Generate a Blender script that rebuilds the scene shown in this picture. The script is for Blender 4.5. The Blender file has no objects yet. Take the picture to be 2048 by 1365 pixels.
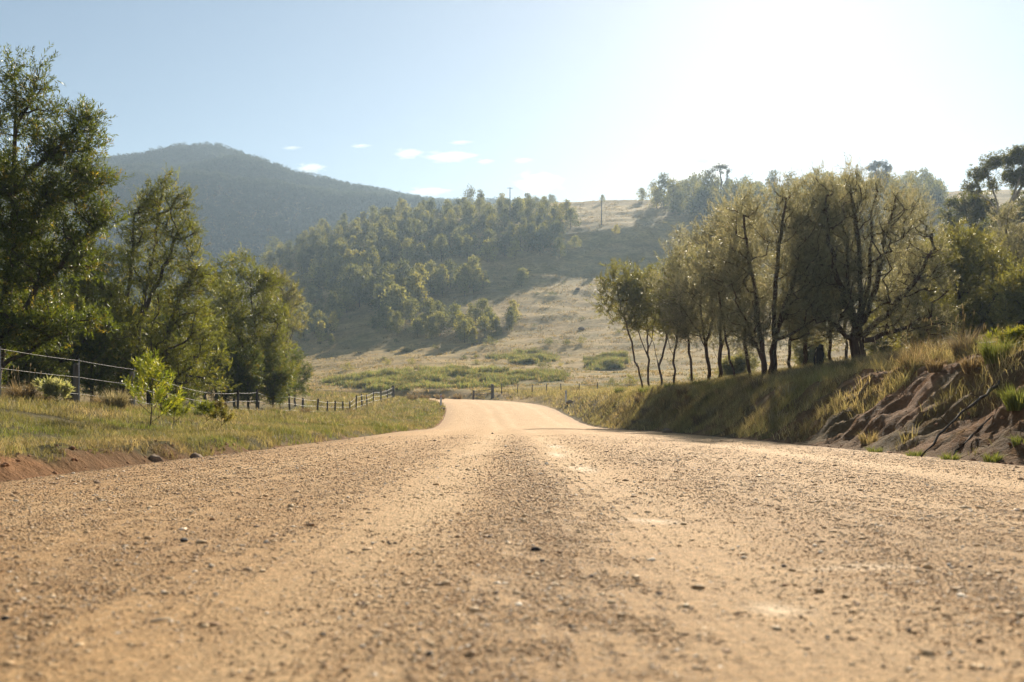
import bpy, math, time
import numpy as np
from mathutils import Vector
T0 = time.time()
R = math.radians
S = bpy.context.scene
COL = S.collection
rng = np.random.default_rng(7)
F = 2000.0; CX = 1024.0; HY = 836.0; EYE = 0.40     # focal length / principal column / horizon row of a 2048 px frame, eye height
SUN_EL, SUN_AZ = R(25.5), R(15.5)

# ------------------------------------------------------------------ numeric helpers
def sstep(a, b, x):
    t = np.clip((np.asarray(x, float)-a)/(b-a), 0, 1); return t*t*(3-2*t)
_perm = np.random.default_rng(3).permutation(512)
_perm = np.concatenate([_perm, _perm, _perm])
def gnoise(x, y):
    x = np.asarray(x, float); y = np.asarray(y, float)
    xi = np.floor(x).astype(np.int64); yi = np.floor(y).astype(np.int64)
    xf = x-xi; yf = y-yi
    u = xf*xf*xf*(xf*(xf*6-15)+10); v = yf*yf*yf*(yf*(yf*6-15)+10)
    def g(ix, iy, dx, dy):
        a = _perm[_perm[ix & 511]+(iy & 511)]*(2*math.pi/512)
        return np.cos(a)*dx+np.sin(a)*dy
    n00 = g(xi, yi, xf, yf); n10 = g(xi+1, yi, xf-1, yf)
    n01 = g(xi, yi+1, xf, yf-1); n11 = g(xi+1, yi+1, xf-1, yf-1)
    return ((n00*(1-u)+n10*u)*(1-v)+(n01*(1-u)+n11*u)*v)*1.5
def fbm(x, y, o=4):
    s = 0; a = 1.0; t = 0
    for k in range(o):
        s = s+a*gnoise(x*2**k+17.3*k, y*2**k-9.1*k); t += a; a *= .5
    return s/t

# ------------------------------------------------------------------ road centre line
_ctrl = [(0.63, -300, 0), (0.63, -40, 0), (0.63, 0, 0), (0.62, 30, 0), (0.1, 57, 0.03), (-1.0, 80, 1.2), (-2.9, 92, 1.85), (-7.5, 103, 2.35),
         (-15, 110.5, 2.65), (-25, 115, 2.85), (-45, 121, 3.0), (-75, 128, 3.1), (-120, 138, 3.2)]
def _catmull(P, n):
    P = np.array(P, float); P = np.vstack([2*P[0]-P[1], P, 2*P[-1]-P[-2]]); out = []
    for i in range(1, len(P)-2):
        p0, p1, p2, p3 = P[i-1], P[i], P[i+1], P[i+2]
        t = np.linspace(0, 1, n, endpoint=False)[:, None]
        a, b = (p1*2), (p2-p0); c = 2*p0-5*p1+4*p2-p3; d = -p0+3*p1-3*p2+p3
        out.append(.5*(a+b*t+c*t*t+d*t**3))
    out.append(P[-2][None]); return np.vstack(out)
RC = np.vstack([np.array(_ctrl[:2], float), _catmull(_ctrl[1:], 20)[1:]])
HALF = 4.25
def road_coord(x, y):
    """signed lateral distance (right +) and road height at the nearest centre-line point"""
    x = np.asarray(x, float).ravel(); y = np.asarray(y, float).ravel()
    s = np.empty(len(x)); z = np.empty(len(x))
    A = RC[:-1]; B = RC[1:]; D = B[:, :2]-A[:, :2]; L2 = (D**2).sum(1)
    for i in range(0, len(x), 20000):
        px = x[i:i+20000, None]; py = y[i:i+20000, None]
        t = np.clip(((px-A[:, 0])*D[:, 0]+(py-A[:, 1])*D[:, 1])/L2, 0, 1)
        qx = A[:, 0]+t*D[:, 0]; qy = A[:, 1]+t*D[:, 1]
        d2 = (px-qx)**2+(py-qy)**2
        k = d2.argmin(1); r = np.arange(len(k))
        cr = D[k, 0]*(py[:, 0]-A[k, 1])-D[k, 1]*(px[:, 0]-A[k, 0])
        s[i:i+20000] = np.sqrt(d2[r, k])*np.where(cr > 0, -1, 1)
        z[i:i+20000] = A[k, 2]+t[r, k]*(B[k, 2]-A[k, 2])
    return s, z

# ------------------------------------------------------------------ terrain
_pxs = np.array([-600, 0, 300, 400, 500, 600, 700, 800, 900, 1000, 1100, 1250, 1400, 1600, 1800, 2048, 2600.])
_rows = {
 90: [795, 795, 795, 795, 792, 790, 788, 786, 790, 800, 797, 792, 788, 780, 765, 735, 680],
 120: [790, 790, 788, 786, 783, 780, 777, 775, 772, 771, 770, 766, 760, 750, 732, 700, 640],
 150: [782, 780, 776, 772, 766, 756, 746, 741, 738, 737, 737, 735, 730, 718, 694, 655, 600],
 200: [772, 766, 757, 749, 732, 714, 700, 690, 684, 675, 668, 660, 650, 630, 600, 565, 520],
 235: [766, 758, 746, 731, 700, 674, 648, 634, 624, 612, 607, 600, 588, 572, 545, 512, 470],
 278: [763, 750, 732, 708, 662, 622, 588, 570, 560, 558, 553, 548, 538, 526, 502, 476, 446],
 322: [758, 744, 716, 680, 614, 560, 522, 498, 486, 470, 457, 447, 439, 430, 420, 412, 398],
 360: [756, 740, 706, 660, 582, 520, 484, 464, 450, 440, 427, 422, 420, 414, 408, 402, 392],
 410: [754, 736, 696, 640, 550, 482, 446, 430, 422, 415, 404, 400, 396, 390, 384, 380, 376],
 470: [752, 732, 690, 636, 556, 492, 458, 442, 432, 424, 411, 408, 404, 398, 392, 388, 384],
 540: [745, 720, 680, 640, 590, 545, 510, 485, 470, 465, 462, 460, 458, 452, 446, 440, 440],
 575: [640, 620, 600, 590, 575, 555, 540, 520, 505, 500, 496, 500, 500, 500, 500, 500, 500],
 615: [470, 466, 462, 462, 470, 476, 480, 478, 476, 476, 478, 490, 500, 500, 500, 500, 500],
 660: [360, 358, 354, 357, 372, 382, 388, 396, 412, 430, 440, 470, 490, 500, 500, 500, 500],
 690: [366, 362, 358, 360, 374, 386, 394, 402, 416, 432, 442, 470, 490, 500, 500, 500, 500],
 750: [346, 340, 336, 333, 333, 354, 376, 398, 418, 434, 444, 470, 490, 500, 500, 500, 500],
 780: [352, 345, 338, 334, 336, 356, 380, 400, 420, 436, 446, 470, 490, 500, 500, 500, 500],
 860: [332, 316, 297, 287, 309, 347, 373, 386, 408, 404, 404, 430, 470, 490, 500, 500, 500],
 960: [480, 480, 470, 460, 460, 470, 480, 490, 500, 500, 500, 520, 540, 550, 560, 560, 560],
 1150: [720]*17, 1800: [760]*17}
_ds = np.array(sorted(_rows), float); 
_fine = {860: ([-600, 0, 150, 240, 290, 330, 370, 410, 440, 480, 515, 540, 560, 600, 650, 700, 750, 800, 850, 900, 1000, 1100, 1250, 1600, 2600], [340, 326, 323, 317, 309, 301, 292, 291, 296, 311, 324, 337, 349, 360, 373, 385, 392, 398, 408, 413, 410, 410, 438, 498, 508]),
 780: ([-600, 0, 240, 360, 420, 470, 520, 560, 600, 700, 800, 900, 1100, 1400, 2600], [372, 368, 362, 366, 356, 352, 354, 364, 378, 392, 410, 424, 446, 490, 500]),
 750: ([-600, 0, 240, 360, 420, 470, 520, 560, 600, 700, 800, 900, 1100, 1400, 2600], [349, 345, 339, 343, 331, 328, 334, 347, 365, 387, 405, 421, 447, 493, 503]),
 690: ([-600, 0, 240, 400, 480, 580, 700, 773, 820, 900, 1100, 1400, 2600], [394, 388, 380, 384, 396, 402, 400, 406, 412, 426, 446, 490, 500]),
 660: ([-600, 0, 240, 330, 400, 440, 480, 580, 700, 773, 820, 900, 1100, 1400, 2600], [360, 356, 348, 354, 354, 362, 370, 380, 388, 396, 404, 420, 440, 490, 500])}
_tab = np.array([_rows[int(d)] for d in _ds])
NU, NV = 640, 520
_u = np.linspace(-600, 2600, NU); _v = np.linspace(math.log(_ds[0]), math.log(_ds[-1]), NV)
_g = np.array([np.interp(_u, *_fine[int(d)]) if int(d) in _fine else np.interp(_u, _pxs, r) for d, r in zip(_ds, _tab)])
_g = np.array([np.interp(_v, np.log(_ds), _g[:, j]) for j in range(NU)])          # [px, ln d]
def _blur(a, s, ax):
    k = np.arange(-int(3*s), int(3*s)+1); w = np.exp(-.5*(k/s)**2); w /= w.sum()
    pad = [(0, 0), (0, 0)]; pad[ax] = (len(k)//2, len(k)//2)
    b = np.pad(a, pad, 'edge')
    return np.apply_along_axis(lambda r: np.convolve(r, w, 'valid'), ax, b)
_g = np.where((_v > math.log(590))[None], _blur(_blur(_g, 3, 0), 2, 1), _blur(_blur(_g, 7, 0), 4, 1))
def polarT(px, d):
    fu = np.clip((px+600)/3200*(NU-1), 0, NU-1.001); fv = np.clip((np.log(d)-_v[0])/(_v[-1]-_v[0])*(NV-1), 0, NV-1.001)
    i = fu.astype(int); j = fv.astype(int); a = fu-i; b = fv-j
    return (_g[i, j]*(1-a)+_g[i+1, j]*a)*(1-b)+(_g[i, j+1]*(1-a)+_g[i+1, j+1]*a)*b
def H(x, y, detail=True):
    x = np.asarray(x, float); y = np.asarray(y, float); shp = np.broadcast(x, y).shape
    x = np.broadcast_to(x, shp).ravel().copy(); y = np.broadcast_to(y, shp).ravel().copy()
    d = np.maximum(y, 85.)
    far = EYE+(HY-polarT(CX+F*x/d, d))/F*d
    s, zr = road_coord(x, y)
    nl = np.interp(y, [-50, 0, 20, 26, 45, 62, 70, 80, 95, 110], [.5, .6, .72, .56, .5, .55, .62, 1.25, 2.3, 2.9])
    nl = nl+.02*np.clip(-x-12, 0, 40)
    nr = np.interp(y, [-50, 0, 9.5, 12, 22, 31, 54, 85, 110], [1.15, 1.15, 1.2, 1.28, 1.34, 1.36, 1.75, 2.35, 3.0])
    nr = nr+np.interp(y, [0, 20, 35, 55, 75], [.13, .13, .15, .08, .05])*np.clip(x-7.4, 0, 30)+.004*np.clip(x-11, 0, 20)**2*sstep(60, 40, y)
    near = np.where(s < 0, nl, nr)
    w = sstep(78, 128, y)
    # behind and far to the sides the near ground stays gentle
    N = near*(1-w)+far*w
    if detail:
        amp = np.clip((y-60)/120, 0, 1)
        ga = np.where(y < 480, 1, 0)
        N = N+amp*ga*(1.3*fbm(x/38, y/30, 3)+.55*fbm(x/11, y/7, 3))
        N = N+np.where(y > 560, 1, 0)*sstep(580, 640, y)*(9*fbm(x/140, y/100, 4)*sstep(820, 770, y)+2.5*fbm(x/40, y/40, 3))
        N = N+(1-w)*(.05*fbm(x/1.9, y/1.9, 3)+.03*fbm(x/.5, y/.5, 2))
    u = np.abs(s)-HALF+.10*fbm(x*.9+5, y*.9, 2)
    left = s < 0
    base = zr-.07
    rag = sstep(30, 10, y)*np.exp(-((u-.3)/.28)**2)*left*(.07*fbm(x*2.2, y*2.2, 3)+.05*np.abs(gnoise(x*5, y*5))-.01) if detail else 0.
    cut = .07*sstep(40, 8, y)+.04
    cutw = .28+.12*gnoise(x*.8, y*.8)
    zl = base+(cut+.07)*sstep(.0, cutw, u)+(N-zr-cut)*sstep(.3, 6.5, u)+.05*gnoise(x*1.4, y*1.4)*sstep(.2, .5, u)*sstep(1.5, .5, u)
    wr = np.interp(y, [0, 12, 30, 60, 90], [2.7, 2.7, 2.9, 2.6, 3.2])
    t = sstep(-.05, wr, u+.0*x)
    zrr = base+(N-base)*(.55*t+.45*sstep(.0, wr*.72, u))
    if detail:
        m = np.clip(u/.5, 0, 1)*np.clip((wr-u)/.6+.3, 0, 1)*sstep(34, 14, y)*(~left)
        q = (y+.55*x)                      # rills run obliquely down the cut
        q = q+.35*fbm(x*1.3, y*1.3, 2)
        rill = 1-np.abs(gnoise(q*1.55, x*.6+2))*2.0
        rill2 = 1-np.abs(gnoise(q*4.1+8, x*.9))*2.0
        zrr = zrr+m*(.11*(rill-.5)*(.6+.8*np.clip(.5+fbm(x*.8, y*.6, 2), 0, 1))+.05*(rill2-.5)+.13*fbm(x*2.6, y*2.6, 4)+.05*np.abs(gnoise(x*7, y*7)))
        ledge = sstep(-.1, .35, gnoise(x*1.1+4, y*.9+7))
        zrr = zrr+m*.12*ledge
    z = np.where(left, zl+rag, zrr)
    wide = np.where(left, 7.0, 5.5)
    z = np.where(u > wide, N, z)
    z = np.where(u <= 0, base, z)
    return z.reshape(shp)
def W(px, py, d):
    return np.array([(px-CX)/F*d, d, EYE+(HY-py)/F*d])
def G(px, d):
    x = (px-CX)/F*d; return np.array([x, d, float(H([x], [d])[0])])
_md = np.exp(np.linspace(math.log(4), math.log(1050), 1300))
def hit(px, py):
    x = (px-CX)/F*_md; zr_ = EYE+(HY-py)/F*_md
    k = np.nonzero(H(x, _md) >= zr_)[0]
    if len(k) == 0: return None
    i = k[0]; return np.array([x[i], _md[i], float(H([x[i]], [_md[i]])[0])])

# ------------------------------------------------------------------ scene helpers
def add_mesh(name, V, faces, mats=(), parent=None, smooth=False, cols=None, midx=None):
    """faces: list of int arrays (n,3) / (n,4)"""
    faces = [np.asarray(f, np.int32) for f in faces if len(f)]
    me = bpy.data.meshes.new(name); V = np.asarray(V, np.float32)
    me.vertices.add(len(V)); me.vertices.foreach_set('co', V.ravel())
    li = np.concatenate([f.ravel() for f in faces]); tot = np.concatenate([np.full(len(f), f.shape[1], np.int32) for f in faces])
    st = np.concatenate([[0], np.cumsum(tot)[:-1]]).astype(np.int32)
    me.loops.add(len(li)); me.loops.foreach_set('vertex_index', li)
    me.polygons.add(len(tot)); me.polygons.foreach_set('loop_start', st)
    if midx is not None: me.polygons.foreach_set('material_index', np.asarray(midx, np.int32))
    me.update(calc_edges=True)
    if smooth: me.polygons.foreach_set('use_smooth', np.ones(len(tot), bool))
    if cols is not None:
        a = me.attributes.new('Col', 'FLOAT_COLOR', 'POINT')
        c = np.ones((len(V), 4), np.float32); c[:, :3] = cols; a.data.foreach_set('color', c.ravel())
    for m in (mats if isinstance(mats, (list, tuple)) else [mats]): me.materials.append(m)
    o = bpy.data.objects.new(name, me); COL.objects.link(o)
    if parent: o.parent = parent
    return o
def tag(o, label=None, cat=None, group=None, kind=None):
    for k, v in (('label', label), ('category', cat), ('group', group), ('kind', kind)):
        if v: o[k] = v
    return o
def empty(name, loc, label, cat, group=None):
    o = bpy.data.objects.new(name, None); COL.objects.link(o); o.location = Vector([float(q) for q in loc]); o.empty_display_size = .3
    return tag(o, label, cat, group)
def copy_tree(o, parent=None):
    c = o.copy(); COL.objects.link(c)
    if parent: c.parent = parent
    for ch in list(o.children): copy_tree(ch, c)
    return c
def tube(path, radii, n=6, cap=True):
    P = np.asarray(path, float); r = np.asarray(radii, float)*np.ones(len(P))
    T = np.gradient(P, axis=0); T /= np.linalg.norm(T, axis=1)[:, None]+1e-9
    ref = np.array([.31, .87, .38]) if abs(T[0, 2]) > .8 else np.array([.05, .1, 1.])
    A = np.cross(T, ref); A /= np.linalg.norm(A, axis=1)[:, None]+1e-9; B = np.cross(T, A)
    th = np.arange(n)/n*2*math.pi
    V = P[:, None]+r[:, None, None]*(np.cos(th)[None, :, None]*A[:, None]+np.sin(th)[None, :, None]*B[:, None])
    V = V.reshape(-1, 3); m = len(P)
    i = np.arange(m-1)[:, None]*n; k = np.arange(n)[None]; k2 = (k+1) % n
    Q = np.stack([i+k, i+k2, i+n+k2, i+n+k], -1).reshape(-1, 4)
    Tt = np.zeros((0, 3), int)
    if cap:
        V = np.vstack([V, P[:1], P[-1:]]); k = np.arange(n)
        Tt = np.vstack([np.stack([np.full(n, m*n), (k+1) % n, k], 1), np.stack([np.full(n, m*n+1), (m-1)*n+k, (m-1)*n+(k+1) % n], 1)])
    return V, Q, Tt
class MB:
    def __init__(s): s.V = []; s.Q = []; s.T = []; s.n = 0; s.C = []
    def add(s, V, Q=None, T=None, col=None):
        V = np.asarray(V, float); s.V.append(V)
        if Q is not None and len(Q): s.Q.append(np.asarray(Q)+s.n)
        if T is not None and len(T): s.T.append(np.asarray(T)+s.n)
        if col is not None: s.C.append(np.broadcast_to(np.asarray(col, float), (len(V), 3)))
        s.n += len(V)
    def tube(s, path, radii, n=6, cap=True, col=None): s.add(*tube(path, radii, n, cap), col=col)
    def box(s, c, sz, rz=0, bev=.0):
        x, y, z = np.array(sz)/2
        b = min(bev, x*.49, y*.49)
        pr = np.array([(-x+b, -y), (x-b, -y), (x, -y+b), (x, y-b), (x-b, y), (-x+b, y), (-x, y-b), (-x, -y+b)]) if b > 0 else np.array([(-x, -y), (x, -y), (x, y), (-x, y)])
        cs, sn = math.cos(rz), math.sin(rz); pr = pr@np.array([[cs, sn], [-sn, cs]]); k = len(pr)
        V = np.vstack([np.c_[pr, np.full(k, -z)], np.c_[pr, np.full(k, z)]])+np.array(c)
        i = np.arange(k); Q = np.stack([i, (i+1) % k, k+(i+1) % k, k+i], 1)
        V = np.vstack([V, [np.array(c)+(0, 0, -z)], [np.array(c)+(0, 0, z)]])
        T = np.vstack([np.stack([np.full(k, 2*k), (i+1) % k, i], 1), np.stack([np.full(k, 2*k+1), k+i, k+(i+1) % k], 1)])
        s.add(V, Q, T)
    def build(s, name, mat, parent=None, smooth=False, off=None):
        V = np.vstack(s.V)
        if off is not None: V = V-np.asarray(off)
        fs = []
        if s.Q: fs.append(np.vstack(s.Q))
        if s.T: fs.append(np.vstack(s.T))
        return add_mesh(name, V, fs, mat, parent, smooth, np.vstack(s.C) if s.C else None)

# ------------------------------------------------------------------ materials
def new_mat(name):
    m = bpy.data.materials.new(name); m.use_nodes = True; nt = m.node_tree; nt.nodes.clear()
    out = nt.nodes.new('ShaderNodeOutputMaterial'); return m, nt, out
def nd(nt, t, **kw):
    n = nt.nodes.new('ShaderNode'+t)
    for k, v in kw.items():
        if k.startswith('i_'):
            key = k[2:].replace('_', ' '); n.inputs[int(key) if key.isdigit() else key].default_value = v
        else: setattr(n, k, v)
    return n
def noise(nt, scale, detail=4, rough=.55, vec=None):
    n = nd(nt, 'TexNoise'); n.inputs['Scale'].default_value = scale; n.inputs['Detail'].default_value = detail; n.inputs['Roughness'].default_value = rough
    if vec is not None: nt.links.new(vec, n.inputs['Vector'])
    return n.outputs['Fac']
def ramp(nt, fac, stops):
    r = nd(nt, 'ValToRGB'); e = r.color_ramp.elements
    while len(e) < len(stops): e.new(.5)
    for q, (p, c) in zip(e, stops): q.position = p; q.color = (*c, 1) if len(c) == 3 else c
    nt.links.new(fac, r.inputs['Fac']); return r.outputs['Color']
def mixc(nt, fac, a, b, mode='MIX'):
    m = nd(nt, 'Mix', data_type='RGBA', blend_type=mode)
    for sock, v in ((m.inputs[0], fac), (m.inputs[6], a), (m.inputs[7], b)):
        if hasattr(v, 'links'): nt.links.new(v, sock)
        elif isinstance(v, (int, float)): sock.default_value = v
        else: sock.default_value = (*v, 1)
    return m.outputs[2]
def mth(nt, op, a, b=0., clamp=False):
    m = nd(nt, 'Math', operation=op, use_clamp=clamp)
    for sock, v in ((m.inputs[0], a), (m.inputs[1], b)):
        if hasattr(v, 'links'): nt.links.new(v, sock)
        else: sock.default_value = v
    return m.outputs[0]
def surf(nt, out, col, rough=.9, spec=.15, bump=None, bdist=.01, bstr=1.):
    p = nd(nt, 'BsdfPrincipled'); p.inputs['Roughness'].default_value = rough; p.inputs['Specular IOR Level'].default_value = spec
    if hasattr(col, 'links'): nt.links.new(col, p.inputs['Base Color'])
    else: p.inputs['Base Color'].default_value = (*col, 1)
    if bump is not None:
        b = nd(nt, 'Bump'); b.inputs['Distance'].default_value = bdist; b.inputs['Strength'].default_value = bstr
        nt.links.new(bump, b.inputs['Height']); nt.links.new(b.outputs['Normal'], p.inputs['Normal'])
    nt.links.new(p.outputs['BSDF'], out.inputs['Surface']); return p
def simple(name, c1, c2, scale=6., rough=.85, spec=.2, bd=.004, stretch=None):
    m, nt, out = new_mat(name); tc = nd(nt, 'TexCoord'); v = tc.outputs['Object']
    if stretch:
        mp = nd(nt, 'Mapping'); mp.inputs['Scale'].default_value = stretch; nt.links.new(v, mp.inputs['Vector']); v = mp.outputs['Vector']
    n = noise(nt, scale, 6, .6, v)
    surf(nt, out, ramp(nt, n, [(.3, c1), (.7, c2)]), rough, spec, n, bd); return m
def leaf_mat(name, trans=.42, tint=(1.25, 1.15, .55), rough=.5, spec=.25, vary=None):
    m, nt, out = new_mat(name); at = nd(nt, 'Attribute', attribute_name='Col')
    if vary:
        oi = nd(nt, 'ObjectInfo'); src = mixc(nt, 1., at.outputs['Color'], ramp(nt, oi.outputs['Random'], vary), 'MULTIPLY')
        class _A: outputs = {'Color': src}
        at = _A
    p = nd(nt, 'BsdfPrincipled'); p.inputs['Roughness'].default_value = rough; p.inputs['Specular IOR Level'].default_value = spec
    nt.links.new(at.outputs['Color'], p.inputs['Base Color'])
    t = nd(nt, 'BsdfTranslucent'); nt.links.new(mixc(nt, 1., at.outputs['Color'], tint, 'MULTIPLY'), t.inputs['Color'])
    mx = nd(nt, 'MixShader'); mx.inputs[0].default_value = trans
    nt.links.new(p.outputs['BSDF'], mx.inputs[1]); nt.links.new(t.outputs['BSDF'], mx.inputs[2]); nt.links.new(mx.outputs[0], out.inputs['Surface'])
    return m
def attr_mat(name, rough=.9, spec=.15, nscale=8., var=.35, bscale=30., bd=.01):
    m, nt, out = new_mat(name); at = nd(nt, 'Attribute', attribute_name='Col'); tc = nd(nt, 'TexCoord')
    n = noise(nt, nscale, 8, .65, tc.outputs['Object']); c = mixc(nt, 1., at.outputs['Color'], ramp(nt, n, [(.25, (1-var,)*3), (.75, (1+var,)*3)]), 'MULTIPLY')
    surf(nt, out, c, rough, spec, noise(nt, bscale, 6, .65, tc.outputs['Object']), bd); return m

M_LEAF = leaf_mat('wattle_leaf', .55, (1.6, 1.4, .5), .42, .35)
M_NEEDLE = leaf_mat('needle_leaf', .6, (1.42, 1.34, .98), .45, .3)
M_FAR = leaf_mat('far_leaf', .55, (1.5, 1.35, .7), .6, .2, [(0., (.62, .68, .66)), (.5, (1., 1., 1.)), (.8, (1.25, 1.2, .95)), (1., (1.6, 1.45, 1.1))])
M_HAZY = leaf_mat('distant_leaf', .35, (1.2, 1.15, .9), .8, .05)
M_GRASS = leaf_mat('grass_blade', .5, (1.22, 1.14, .74), .6, .2)
M_BARK = simple('grey_brown_bark', (.045, .034, .026), (.13, .10, .075), 9, .9, .1, .01, (1, 1, .25))
M_BARKR = simple('red_brown_bark', (.045, .027, .020), (.14, .085, .06), 9, .9, .1, .012, (1, 1, .25))
M_PALE = simple('pale_gum_bark', (.22, .19, .16), (.42, .38, .33), 3, .8, .2, .004, (1, 1, .3))
M_CHAR = simple('charred_wood', (.010, .008, .007), (.05, .035, .028), 10, .9, .2, .02, (1, 1, .3))
M_POST = simple('weathered_timber', (.07, .056, .044), (.19, .16, .125), 14, .9, .15, .006, (1, 1, .15))
M_DARKPOST = simple('dark_timber', (.03, .024, .02), (.10, .08, .065), 14, .9, .15, .006, (1, 1, .15))
M_STEEL = simple('galvanised_steel', (.22, .20, .18), (.46, .43, .39), 30, .55, .4, .001)
M_WHITE = simple('white_paint', (.70, .69, .66), (.84, .83, .80), 12, .5, .4, .001)
M_RED = simple('red_reflector', (.42, .02, .015), (.55, .04, .03), 40, .3, .5, .0005)
M_DARKREF = simple('grey_reflector', (.22, .22, .23), (.34, .34, .35), 40, .3, .5, .0005)
M_ROCK = simple('brown_rock', (.14, .10, .07), (.34, .25, .17), 12, .9, .2, .02)
M_DARKSTONE = simple('dark_stone', (.022, .020, .020), (.075, .065, .06), 60, .7, .3, .002)
M_POLE = simple('grey_pole_wood', (.09, .085, .075), (.20, .185, .165), 4, .9, .1, .004, (1, 1, .1))

# ------------------------------------------------------------------ ground sheet
def lines(segs):
    out = [segs[0][0]]
    for a, b, h0, h1 in segs:
        p = a
        while p < b-1e-6:
            f = (p-a)/(b-a); p = min(b, p+h0+(h1-h0)*f); out.append(p)
    return np.unique(np.round(out, 4))
xl = lines([(-1000, -450, 30, 9), (-450, -160, 7, 5), (-160, -40, 5, 1.6), (-40, -12, 1.2, .35), (-12, -5, .25, .12), (-5, -3, .055, .055), (-3, 4.4, .5, .5),
            (4.4, 8.8, .06, .07), (8.8, 14, .15, .4), (14, 40, .5, 1.2), (40, 200, 1.6, 6), (200, 400, 9, 12), (400, 1000, 16, 40)])
yl = lines([(-300, -20, 30, 4), (-20, 4, 2, .6), (4, 8, .15, .08), (8, 20, .075, .09), (20, 60, .14, .5), (60, 130, .5, 1.0), (130, 450, 1.2, 2.6), (450, 580, 5, 5), (580, 900, 4, 5), (900, 1100, 10, 20)])
X, Y = np.meshgrid(xl, yl); Z = H(X, Y)
nx, ny = len(xl), len(yl)
gx, gy = X.ravel(), Y.ravel()
gs, gzr = road_coord(gx, gy)
gu = np.abs(gs)-HALF
straw = np.array([.40, .275, .125]); green = np.array([.105, .125, .04]); soil = np.array([.265, .142, .074]); dull = np.array([.125, .10, .055])
fld = np.clip(.5+.9*fbm(gx/16, gy/16, 4), 0, 1)[:, None]
C = straw*(.86+.28*fld)+np.array([.0, .012, -.006])*fld
far_m = sstep(500, 800, gy)[:, None]; C = C*(1-far_m)+np.array([.05, .06, .03])*far_m
gpatch = (sstep(.02, .3, fbm(gx/9+3, gy/7, 3))*sstep(165, 135, gy)*sstep(85, 105, gy))[:, None]
C = C*(1-.55*gpatch)+green*.55*gpatch
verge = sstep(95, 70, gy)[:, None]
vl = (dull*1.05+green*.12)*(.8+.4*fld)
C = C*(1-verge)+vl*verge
litter_shade = (sstep(-10.6, -12.5, gx)*sstep(82, 60, gy)*(gy > 0))[:, None]; C = C*(1-.85*litter_shade)+np.array([.075, .058, .036])*.85*litter_shade  # brown leaf litter, its dark colour also painting in the shade under the trees
dl = (sstep(.34, .16, gu+.3*fbm(gx*1.5, gy*1.5, 3)+np.interp(gy, [0, 9, 13, 45, 58, 85], [-.06, -.04, .16, .16, -.1, -.15]))*(gs < 0))[:, None]; C = C*(1-dl)+soil*dl
bare = sstep(.05, .3, fbm(gx*.55, gy*.55, 3)+.25)
dr = ((gs > 0)*sstep(3.4, 2.2, gu)*np.interp(gy, [0, 16, 24, 40, 60], [1, 1, .75, .45, .3])*np.clip(.45+bare, 0, 1))[:, None]
C = C*(1-dr)+soil*(.8+.35*fld)*dr
ii = np.arange(ny-1)[:, None]*nx+np.arange(nx-1)[None]
Q = np.stack([ii, ii+1, ii+nx+1, ii+nx], -1).reshape(-1, 4)
m, nt, out = new_mat('ground_cover'); at = nd(nt, 'Attribute', attribute_name='Col'); tc = nd(nt, 'TexCoord'); ov = tc.outputs['Object']
n1 = noise(nt, 1.1, 10, .7, ov); n2 = noise(nt, 14, 8, .65, ov); n3 = noise(nt, .16, 6, .6, ov)
c = mixc(nt, 1., at.outputs['Color'], ramp(nt, n1, [(.3, (.62, .64, .60)), (.7, (1.3, 1.28, 1.25))]), 'MULTIPLY')
c = mixc(nt, 1., c, ramp(nt, n3, [(.36, (.66, .72, .66)), (.64, (1.16, 1.13, 1.1))]), 'MULTIPLY')
c = mixc(nt, 1., c, ramp(nt, n2, [(.25, (.7, .7, .7)), (.75, (1.3, 1.3, 1.3))]), 'MULTIPLY')
hb = mth(nt, 'ADD', mth(nt, 'MULTIPLY', n1, 5.), n2)
surf(nt, out, c, .95, .08, hb, .06); M_GROUND = m
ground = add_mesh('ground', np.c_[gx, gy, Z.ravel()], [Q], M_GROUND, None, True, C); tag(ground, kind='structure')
print('ground', nx, ny, time.time()-T0)

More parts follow.
